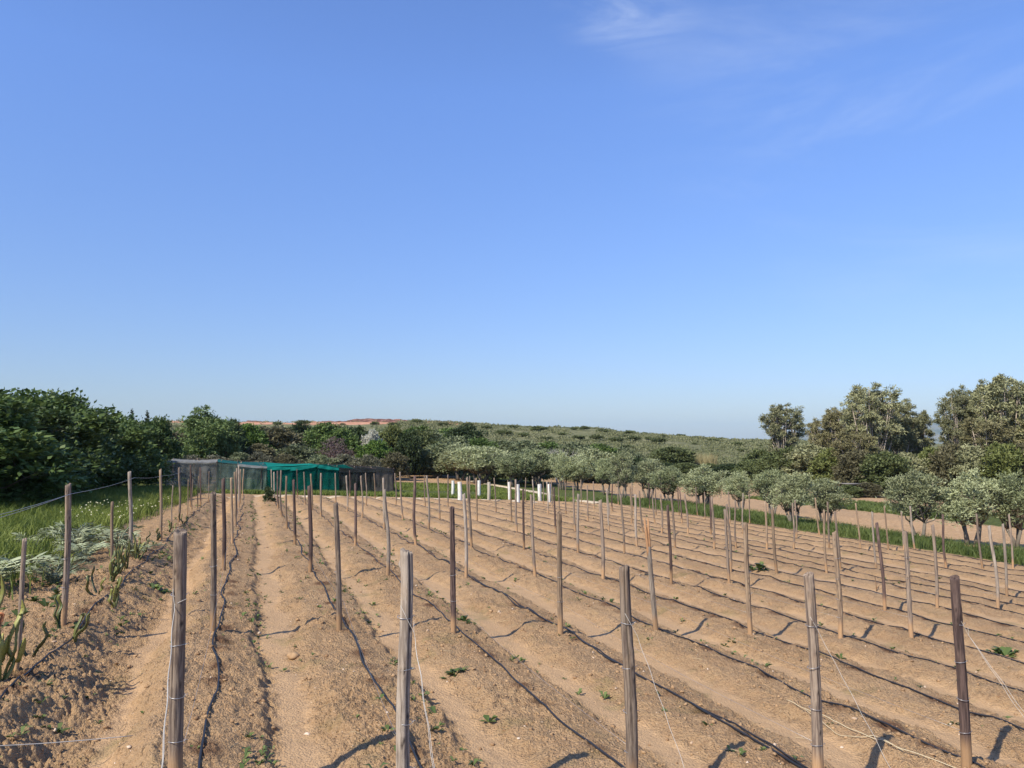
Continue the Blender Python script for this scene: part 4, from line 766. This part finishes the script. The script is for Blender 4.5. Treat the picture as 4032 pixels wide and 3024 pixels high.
BUSHK=['dark','bright','brownish','dark','green','dark','bright','willow','dark','greygreen','greygreen','green','greygreen','greygreen','green','greygreen','green','greygreen','greygreen','olive','greygreen','olive']
BUSHL=['dark bush against the right side of the tall feathery tree','bright green bush behind the grey netting','wide brownish bush behind the teal netting','dark bush on the slope under the spoil heap','broad green bush behind the purple bare tree','dark green bush between the bare tree and the blossoming tree','bright green bush under the white blossoming tree','yellowish willow like bush left of the far fence','dark bush right beside the yellowish bush','grey green bush behind the far fence, leftmost of its row','grey green bush behind the fence brace','green bush behind the large far olive','wide grey green bush in the middle distance','grey green bush on the low slope, right of the wide one','dark leafy bush behind the bare white tree','grey green bush left of the dark slope bush','dark green bush at the foot of the open hill','small grey green bush at the foot of the open hill','low grey green bush in front of the far fence line','olive coloured bush behind the large far olive','grey bush behind the wide far olive','olive coloured bush behind the middle olives']
bushes(BG['bush'],BUSHK,BUSHL,'bushes beyond the field')
EXTRA=[(-52,98,6,6),(-56,112,6,7),(-43,92,5.6,6),(-60,135,6,8),(-46,112,5.6,6.5),(-50,128,6,8),(-34,100,5.2,5),(-36,106,5.6,6),(-40,120,5.4,6.5),(-44,140,5,8),(-33,128,4.6,7),(-25,110,5.6,5.5),(-22,98,4.6,5),(-27,124,5.2,6.5),(-23,132,4.4,7),(-20,116,5.6,6),(-15.5,126,4.8,7),(-12,104,4.6,5),(-11,132,4.4,7),(-8,126,4.6,7)]
EXTRA=[(x,y,max(3.2,2.30+(952-(921+(q*7%11)))/1661*y-float(T(x,y))),wd) for q,(x,y,h,wd) in enumerate(EXTRA)]
bushes(EXTRA,['green','dark','brownish','greygreen','green','shrub'],'bush in the back layer behind the net house, %s from left','bushes in the mass behind the net house')
bushes(BG['fringe'],['fringe','brownish','greygreen','fringe'],'low grey dusty shrub behind the net house, %s of the fringe','low shrubs behind the net house')
bushes(BG['lowhedge'],['shrub','dark','shrub'],'low dark bush in the line at the foot of the hill, %s from left end','low bushes at the foot of the hill')
bushes(BG['under'],['shrub','euc','willow','brownish'],'undergrowth bush below the eucalyptus trees, %s counted','bushes under the eucalyptus trees')
bushes([(35.2,81.2,1.3,2.2),(37.7,81.6,1.5,2.4)],['shrub','brownish'],['low bush screening the left side of the open shelter','low bush screening the right side of the open shelter'],'bushes beside the shelter')
bushes(BG['bigbush'],['shrub'],['big round dark bush alone on the lower hill'],None,s=1.15)
tp=bushy('feathery_tree',61,'feathery',h=7.4,wd=6.,n=16000,L=.34,Wd=.12,nl=26,droop=.5); x,y,h,wd=BG['tall'][0]; place(tp,'feathery_tree',x,y,(h,wd*1.15),0,'tall light green feathery tree behind the left end of the net house','tree',None)
x,y,h,wd=BG['blossom'][0]; place(BP[1],'bush',x,y,(h,wd),1.,'small tree with white blossom above the bright green bush','tree',None,{'crown':M['blossom']}).name='blossoming_tree'
def reeds():
    r=np.random.default_rng(5); m=MB()
    for q in range(420):
        a,d=r.uniform(0,6.28),math.sqrt(r.random())*2.2; x,y=math.cos(a)*d,math.sin(a)*d*.7; h=r.uniform(1.3,2.7); lx,ly=r.normal(size=2)*.25
        m.add([(x-.035,y,0),(x+.035,y,0),(x+lx*.4+.03,y+ly*.4,h*.6),(x+lx,y+ly,h),(x+lx*.4-.03,y+ly*.4,h*.6)],[np.array([[0,1,2,4]]),np.array([[4,2,3]])],r.random())
    return m
x,y,h,wd=BG['reed'][0]; tag(reeds().build('reed_clump',M['reed'],None,False,(x,y,gz(x,y))),'pale yellowish reed clump right of the big round bush on the hill','reeds')
def bare_tree(loc,h,wd,mat,crown,label,seed):
    r=np.random.default_rng(seed); t=thing('bare_tree',loc,label,'tree'); m=MB()
    def grow(p,d,l,rad,lv):
        e=p+d*l; mid=(p+e)/2+r.normal(size=3)*l*.06; limb(m,[p,mid,e],rad,rad*.6,5 if lv<2 else 4)
        if lv<5:
            for _ in range(3 if lv<4 else 2):
                dd=d+r.normal(size=3)*np.array([.55*wd/h*1.2,.55*wd/h*1.2,.4]); dd[2]=abs(dd[2])*.8+.12; dd/=np.linalg.norm(dd); grow(e,dd,l*r.uniform(.6,.8),rad*.58,lv+1)
    for q in range(3): a=q*2.1; grow(np.array([math.cos(a)*.12,math.sin(a)*.12,-.2]),np.array([math.cos(a)*.35,math.sin(a)*.35,.9]),h*.29,.09,0)
    m.build('trunk',mat,t,True)
    if crown: link('crown',cloud_me('crown',crown,seed,lobes_of(seed,10,wd*.9,h*.3,h*.95,wd*.2,h*.15),1800,.22,.10,twigs=20,spread=.35),t)
b1,b2=BG['bare']; bare_tree((b1[0],b1[1],gz(*b1[:2])),b1[2],b1[3],plain('purple_bark',(.20,.15,.14),.9,.1),'purple','purplish nearly leafless tree behind the teal netting',71)
bare_tree((b2[0],b2[1],gz(*b2[:2])),b2[2],b2[3],plain('white_bark',(.45,.42,.37),.9,.1),None,'bare whitish tree behind the left end olives',72)
cp=[tree_proto('cypress',  'cypress','bark',80+s,[(0,0,.9+1.1*q,.75*(1-q/7.2),.75*(1-q/7.2),.75) for q in range(7)],3200,.45,.14,1,.14,fork=.3,twigs=30,spread=.35,up=.9) for s in range(1)]
for q,(x,y,h,wd) in enumerate(BG['cypress']): place(cp[0],'cypress',x,y,(h,wd),q*1.1,'thin pointed tree rising over the left hedge, '+('nearest the tall hedge end' if q==0 else 'middle one of three' if q==1 else 'bushier one at the right'),'tree','pointed trees on the left skyline')
# shrubs on the open hill
SP=[]
for s in (91,92,93):
    V,F,t=leaf_cloud(s,[(r_*math.cos(a),r_*math.sin(a),.45+.15*(q%3),.85,.85,.55) for q,(a,r_) in enumerate([(q*1.1,.75 if q else 0) for q in range(7)])],1500,.34,.19,twigs=16,spread=.3,low=-.1); SP.append(mesh('hill_shrub',V,[F],M['hillshrub'],False,t))
rs=np.random.default_rng(13); hs=[]
for px,yb,wp in [(900,914,26),(960,921,30),(1010,922,26),(1050,927,32),(1110,926,36),(1160,931,30),(1176,928,18),(1240,929,30),(1262,929,22),(1300,934,24),(1316,933,16),(1360,938,26),(1392,938,22),(1430,944,26),(1470,944,20),(1500,946,18),(1556,948,22),(1610,951,18),(1090,940,40),(1130,944,30),(1250,948,44),(1290,950,30),(1330,956,30),(1370,952,36),(1352,968,30),(1420,958,34),(1500,960,24),(1540,954,28),(1590,963,24),(1620,958,28),(1560,968,20),(1215,940,24),(1180,950,30),(1350,944,20),(1400,950,20),(1640,966,24),(1480,974,20),(1600,975,26),(740,918,22),(655,917,30),(600,919,22),(810,918,24),(850,920,26)]:
    ang=(px-1106)/1661; ts=np.linspace(108,330,900); z=2.30-(yb-952)/1661*ts-T(ang*ts,ts); k=np.argmax(z<0) if (z<0).any() else 620; d=ts[k]
    hs.append((ang*d,d,wp/1661*d*rs.uniform(.6,1.15)))
for q,(x,y,wd) in enumerate(hs):
    o=link('hill_shrub',SP[q%3],None,(x,y,float(T(x,y))-.05)); s=wd/3.2; o.scale=(s,s,s*rs.uniform(.5,.85)); o.rotation_euler=(0,0,q*1.9); tag(o,'dark rounded shrub on the scrubby hill, '+ordn(q)+' of those scattered there' if q<38 else 'dark shrub below the spoil heap on the crest, '+ordn(q-38)+' there','shrub','dark shrubs scattered on the hill')
def scrub():
    r=np.random.default_rng(17); n=24000; y=105+ (r.random(n)**1.3)*190; x=r.uniform(-.47,.44,n)*y; xr=x*255/np.maximum(y,60); k=(fbm(x*.05,y*.05,19,3)>.36)&~((y>205)&(xr>-130)&(xr<-38)&(r.random(n)<.93)); x,y=x[k],y[k]; n=len(x); z=T(x,y); s=(.35+.75*r.random(n)**2.5)*(.75+.0016*y); tn=np.clip(fbm(x*.03,y*.03,23,3)*1.6-.45+.3*r.random(n),0,1); m=18
    d=r.normal(size=(n,m,3)); d/=np.linalg.norm(d,axis=2)[...,None]; d[...,2]=np.abs(d[...,2]); p=np.stack([x,y,z],1)[:,None]+d*s[:,None,None]*np.array([1.0,1.0,.5])*r.random((n,m,1))**.4
    ax=d*.7+r.normal(size=(n,m,3))*.6+[0,0,.35]; ax/=np.linalg.norm(ax,axis=2)[...,None]; b=np.cross(ax,r.normal(size=(n,m,3))); b/=np.linalg.norm(b,axis=2)[...,None]; l=s[:,None,None]*.42*r.uniform(.6,1.3,(n,m,1))
    V=np.stack([p,p+ax*l*.45+b*l*.36,p+ax*l,p+ax*l*.45-b*l*.36],2).reshape(-1,3); tone=np.repeat(np.clip(tn[:,None]*.75+.25*r.random((n,m)),0,1),4)
    tag(link('scrub',mesh('scrub',V,[np.arange(len(V)).reshape(-1,4)],M['scrub'],False,tone)),'low grey green scrub covering the hill','scrub',kind='stuff')
scrub()
# ---------------------------------------------------------------- grass, weeds, clods
def blades(name,mat,x,y,h,wd,lean,seed,label,tonef=None,kind='grass'):
    r=np.random.default_rng(seed); n=len(x); z=G(x,y)-.02; a=r.uniform(0,6.28,n); c,s=np.cos(a),np.sin(a); h=h*r.uniform(.5,1.3,n); l=h*lean*r.uniform(.2,1.3,n); b=r.uniform(0,6.28,n); wv=wd*r.uniform(.7,1.3,n)/2
    B=np.stack([x,y,z],1); sd=np.stack([c*wv,s*wv,0*c],1); m=np.stack([np.cos(b)*l*.35,np.sin(b)*l*.35,h*.6],1); t=np.stack([np.cos(b)*l,np.sin(b)*l,h*(1-.25*(l/h)**2)],1)
    V=np.stack([B-sd,B+sd,B+m+sd*.8,B+m-sd*.8,B+t],1).reshape(-1,3); i=np.arange(n)*5; Q=np.stack([i,i+1,i+2,i+3],1); T3=np.stack([i+3,i+2,i+4],1)
    tone=np.clip((1.5*fbm(x*.6,y*.6,seed,3)-.45+.4*r.random(n)) if tonef is None else tonef(r,n),0,1)
    return tag(link(name,mesh(name,V,[Q,T3],M[mat],False,np.repeat(tone,5))),label,kind,kind='stuff')
r=np.random.default_rng(29); CUV=[uv(q[0],q[1]) for q in CARD]
def area(n,u0,u1,v0,v1,f,pw=1.): 
    u=u0+(u1-u0)*r.random(n)**pw; v=v0+(v1-v0)*r.random(n); k=r.random(n)<f(u,v); return xy(u[k],v[k])
mw=lambda u,v: sstep(-3.0,-3.7,v+(fbm(u*.5,v*.5,91,4)-.5)*1.5)*sstep(11.5,15.5,u+(fbm(u*.5,v*.5,91,4)-.5)*5+np.where(v<-4,(-4-v)*1.5,0))*np.clip(.1+1.5*fbm(u*.45,v*.45,97,3)-.25,.12,1)*(1-sum(np.exp(-((u-a)**2+(v-b)**2)/.45) for a,b in CUV).clip(0,.95))
x,y=area(150000,11,58,-11.5,-2.9,mw,1.5); blades('meadow_grass','grass',x,y,.34+.22*fbm(x*.4,y*.4,33,3),.020,.8,31,'tall rough meadow grass on the left before the hedge')
vg=lambda u,v: sstep(26.5,27.1,v)*sstep(.6,-.6,v-(31.6+.10*np.clip(u-30,0,40)+(fbm(u*.5,v*.5,91,4)-.5)*1.6))*np.clip(2.2*fbm(u*.45,v*.45,98,3)-.5,.08,1)
x,y=area(90000,16,58,26.4,36,vg,1.); blades('verge_grass','verge',x,y,.30+.18*fbm(x*.4,y*.4,34,3),.030,.8,32,'bright green grass strip along the right edge of the rows')
fg=lambda u,v: sstep(.42,.62,fbm(u*.12,v*.12,99,3)+.12)*sstep(-3,-1,v)*sstep(25.5,24.5,v)
x,y=area(60000,55,82,-3,26,fg,1.2); blades('far_grass','grass',x,y,.26,.055,.8,35,'green grass patch beyond the far path',kind='grass')
s2=lambda u,v: sstep(.45,.65,fbm(u*.25,v*.25,101,3)+.05)
x,y=area(22000,44,68,48.2,55.5,s2); blades('far_grass','verge',x,y,.30,.07,.8,36,'green strip across the far orchard soil')
def flowers():
    x,y=area(150,22,38,-4.7,-3.0,lambda u,v:sstep(.52,.66,fbm(u*.35,v*.5,71,2)+.12*sstep(-6,-3.5,v))); n=len(x); m=MB(); z=G(x,y)
    V=[];F=[]
    for k in range(n):
        h=.38+.25*r.random(); s=.022+.014*r.random(); V+=[(x[k]-s,y[k],z[k]+h),(x[k],y[k]-s,z[k]+h+s*.6),(x[k]+s,y[k],z[k]+h),(x[k],y[k]+s,z[k]+h+s)]; F.append([4*k,4*k+1,4*k+2,4*k+3])
    tag(link('wildflowers',mesh('wildflowers',V,[np.array(F)],M['flower'],False,np.repeat(r.random(n),4))),'pale yellow wild flowers scattered in the left meadow','wildflowers',kind='stuff')
flowers()
def rosettes(name,mat,pts,size,seed,nl=8,label='',thing_label=None,kind='stuff',up=.5):
    rr=np.random.default_rng(seed); m=MB()
    for (x,y,s) in pts:
        z=gz(x,y)
        for q in range(nl):
            a=rr.uniform(0,6.28); l=s*rr.uniform(.6,1.2); w_=l*rr.uniform(.16,.34); e=rr.uniform(.15,up+.5); D=np.array([math.cos(a),math.sin(a),0]);Sd=np.array([-D[1],D[0],0])*w_; B=np.array([x,y,z]); md=B+D*l*.5+[0,0,l*e*.8]; tp_=B+D*l+[0,0,l*e*.75]
            m.add([B,md+Sd,tp_,md-Sd],[np.array([[0,1,2,3]])],rr.random())
    o=link(name,m.me(name,M[mat])); 
    return tag(o,label,'weeds',kind=kind) if kind else o
pts=[]
for i in range(len(ROWS)-1):
    for q in range(330 if i<6 else 70):
        u=4.2+46*r.random()**1.9; v=ROWS[i]+(.50+.10*r.normal() if r.random()<(.66 if i<6 else .3) else r.uniform(-.6,1.0)); 
        if fbm(np.array([u*.5]),np.array([v*.8+i]),37,2)[0]>.47: x,y=xy(u,v); pts.append((x,y,(.03+.055*r.random()**2)*(1+.012*u)))
rosettes('field_weeds','weed',pts,.06,41,6,'small green weeds sprouting along the furrow edges')
pts=[(*xy(u,v),.06+.09*r.random()) for u,v in zip(r.uniform(7,16,170),r.uniform(-5.2,-2.5,170))]
pts+=[(*xy(u,v),.03+.06*r.random()) for u,v in zip(r.uniform(7,32,150),r.normal(-1.95,.35,150))]
rosettes('soil_weeds','weed',pts,.1,43,7,'low weeds on the soil left of the cactus row')
pts=[]
for q,(x,y,s,lab) in enumerate([(-.70,11.52,.14,'leafy dock weed beside a post of the third row'),(-.62,8.69,.11,'leafy weed on the mound between the nearest posts of rows two and three'),(7.6,12.13,.20,'large leafy green weed at the right side of the rows'),(6.55,20.68,.22,'dark green weed clump amid the middle rows on the right'),(-6.05,13.3,.2,'small weed on the cactus row mound')]):
    m=rosettes('weed_plant','weed',[(x,y,s),(x+s*.7,y+s*.3,s*.7),(x-s*.5,y+s*.6,s*.8)],s,50+q,13,kind=None,up=.6); tag(m,lab,'weed')
m=cloud_me('sapling','dark',7,[(0,0,.45,.28,.28,.45)],900,.10,.05,twigs=30); tag(link('sapling',m,None,(-11.53,36.9,gz(-11.53,36.9))),'small dark green sapling at the far end of the second furrow','sapling')
def rocks(name,mat,n,seed,label,rmin,rmax,pale):
    ico=np.array([(0,0,1),(.894,0,.447),(.276,.851,.447),(-.724,.526,.447),(-.724,-.526,.447),(.276,-.851,.447),(.724,.526,-.447),(-.276,.851,-.447),(-.894,0,-.447),(-.276,-.851,-.447),(.724,-.526,-.447),(0,0,-1)])
    fc=np.array([(0,1,2),(0,2,3),(0,3,4),(0,4,5),(0,5,1),(1,6,2),(2,7,3),(3,8,4),(4,9,5),(5,10,1),(2,6,7),(3,7,8),(4,8,9),(5,9,10),(1,10,6),(7,6,11),(8,7,11),(9,8,11),(10,9,11),(6,10,11)])
    rr=np.random.default_rng(seed); u=3.8+26*rr.random(n)**2.0; v=rr.uniform(-3.6,11,n); hm,fl=mound(u,v); k=rr.random(n)<(1-.8*fl)*(.25+1.2*fbm(u*.7,v*.7,45,3))*np.where(v<-.9,1.,.7); u,v=u[k],v[k]; n=len(u); x,y=xy(u,v); s=rmin+(rmax-rmin)*rr.random(n)**4.5
    z=G(x,y)+micro(x,y)+s*.25; V=ico[None]*(1+.9*(rr.random((n,12,1))-.5))*s[:,None,None]*np.stack([rr.uniform(.7,1.3,n),rr.uniform(.7,1.3,n),rr.uniform(.5,.9,n)],1)[:,None]; a=rr.uniform(0,6.28,n); c,s_=np.cos(a)[:,None],np.sin(a)[:,None]
    V=np.stack([V[...,0]*c-V[...,1]*s_,V[...,0]*s_+V[...,1]*c,V[...,2]],-1)+np.stack([x,y,z],1)[:,None]; F=(fc[None]+12*np.arange(n)[:,None,None]).reshape(-1,3)
    tag(link(name,mesh(name,V.reshape(-1,3),[F],M[mat],False,np.repeat(rr.random(n),12))),label,'soil clods' if not pale else 'stones',kind='stuff')
b=NB('clod'); t_=b.attr('tone').outputs['Fac']; M['clod']=b.done(b.mix(t_,(.24,.145,.078),(.40,.26,.142)),.95,.1)
b=NB('stone'); t_=b.attr('tone').outputs['Fac']; M['stone']=b.done(b.mix(t_,(.45,.32,.21),(.62,.50,.38)),.9,.15)
rocks('soil_clods','clod',26000,47,'loose soil clods on the mounds',.005,.026,0); rocks('pebbles','stone',1500,48,'pale pebbles in the soil',.006,.026,1)
x,y=8.79,18.85
m=MB(); m.tube([(0,0,-.05),(-.01,0,.16),(-.03,.0,.34)],[.012,.010,.007],6); m.tube([(-.005,0,.06),(.05,.01,.10),(.09,.0,.16)],[.009,.008,.005],6)
tag(m.build('dead_stem',M['wood_dark'],None,True,(x,y,gz(x,y))),'small dead forked stem standing in the soil between the right hand rows','dead stem')
a_,b_=np.meshgrid(np.linspace(0,2*math.pi,19)[:-1],np.linspace(-1.45,1.45,9)); rr=.055*(1+.5*(vnoise(np.cos(a_)*2+3,b_*2+np.sin(a_)*2,5)-.5)); i=np.arange(8)[:,None]*18;j=np.arange(18)[None];k=(j+1)%18
V=np.stack([rr*1.3*np.cos(a_)*np.cos(b_),rr*np.sin(a_)*np.cos(b_),rr*.75*np.sin(b_)],-1).reshape(-1,3)
o=link('stone',mesh('stone',V,[np.stack([i+j,i+k,i+18+k,i+18+j],-1).reshape(-1,4),np.arange(18)[None,::-1],np.arange(18)[None]+8*18],M['clod'],False,np.full(len(V),.9)),None,(-2.55,9.15,gz(-2.55,9.15)+.015)); tag(o,'fist sized angular stone lying in the second furrow from left','stone')
# dry twigs and straw lying on the soil
us=r.uniform(4,26,260)**1.; x,y=xy(us,r.uniform(-3,10,260)); n=len(x); m=MB(); z=G(x,y)+micro(x,y)
for k in range(n):
    a=r.uniform(0,6.28); l=r.uniform(.05,.22); D=np.array([math.cos(a),math.sin(a),0])*l; m.tube([np.array([x[k],y[k],z[k]+.012])-D/2,np.array([x[k],y[k],z[k]+.02])+r.normal(size=3)*.008,np.array([x[k],y[k],z[k]+.012])+D/2],.0025,4,True,r.random())
tag(m.build('dry_straw',M['dead']),'bits of dry straw and twigs on the soil','straw',kind='stuff')
# ---------------------------------------------------------------- the air
def haze():
    z0,z1,h=-36.,330.,14600.; V=[(x,y,z) for x in(-h,h) for y in(-h,h) for z in(z0,z1)]
    m=bpy.data.materials.new('haze_air'); m.use_nodes=True; N=m.node_tree.nodes; N.remove(N['Principled BSDF']); v=N.new('ShaderNodeVolumePrincipled'); v.inputs['Color'].default_value=(.54,.79,.95,1); v.inputs['Density'].default_value=HAZE; v.inputs['Anisotropy'].default_value=0.
    m.node_tree.links.new(v.outputs[0],N['Material Output'].inputs['Volume'])
    tag(link('haze',mesh('haze',V,[np.array([[0,1,3,2],[4,6,7,5],[0,4,5,1],[2,3,7,6],[0,2,6,4],[1,5,7,3]])],m)),'thin blue haze in the air over the whole place','haze',kind='stuff')
HAZE=5.5e-5
haze()
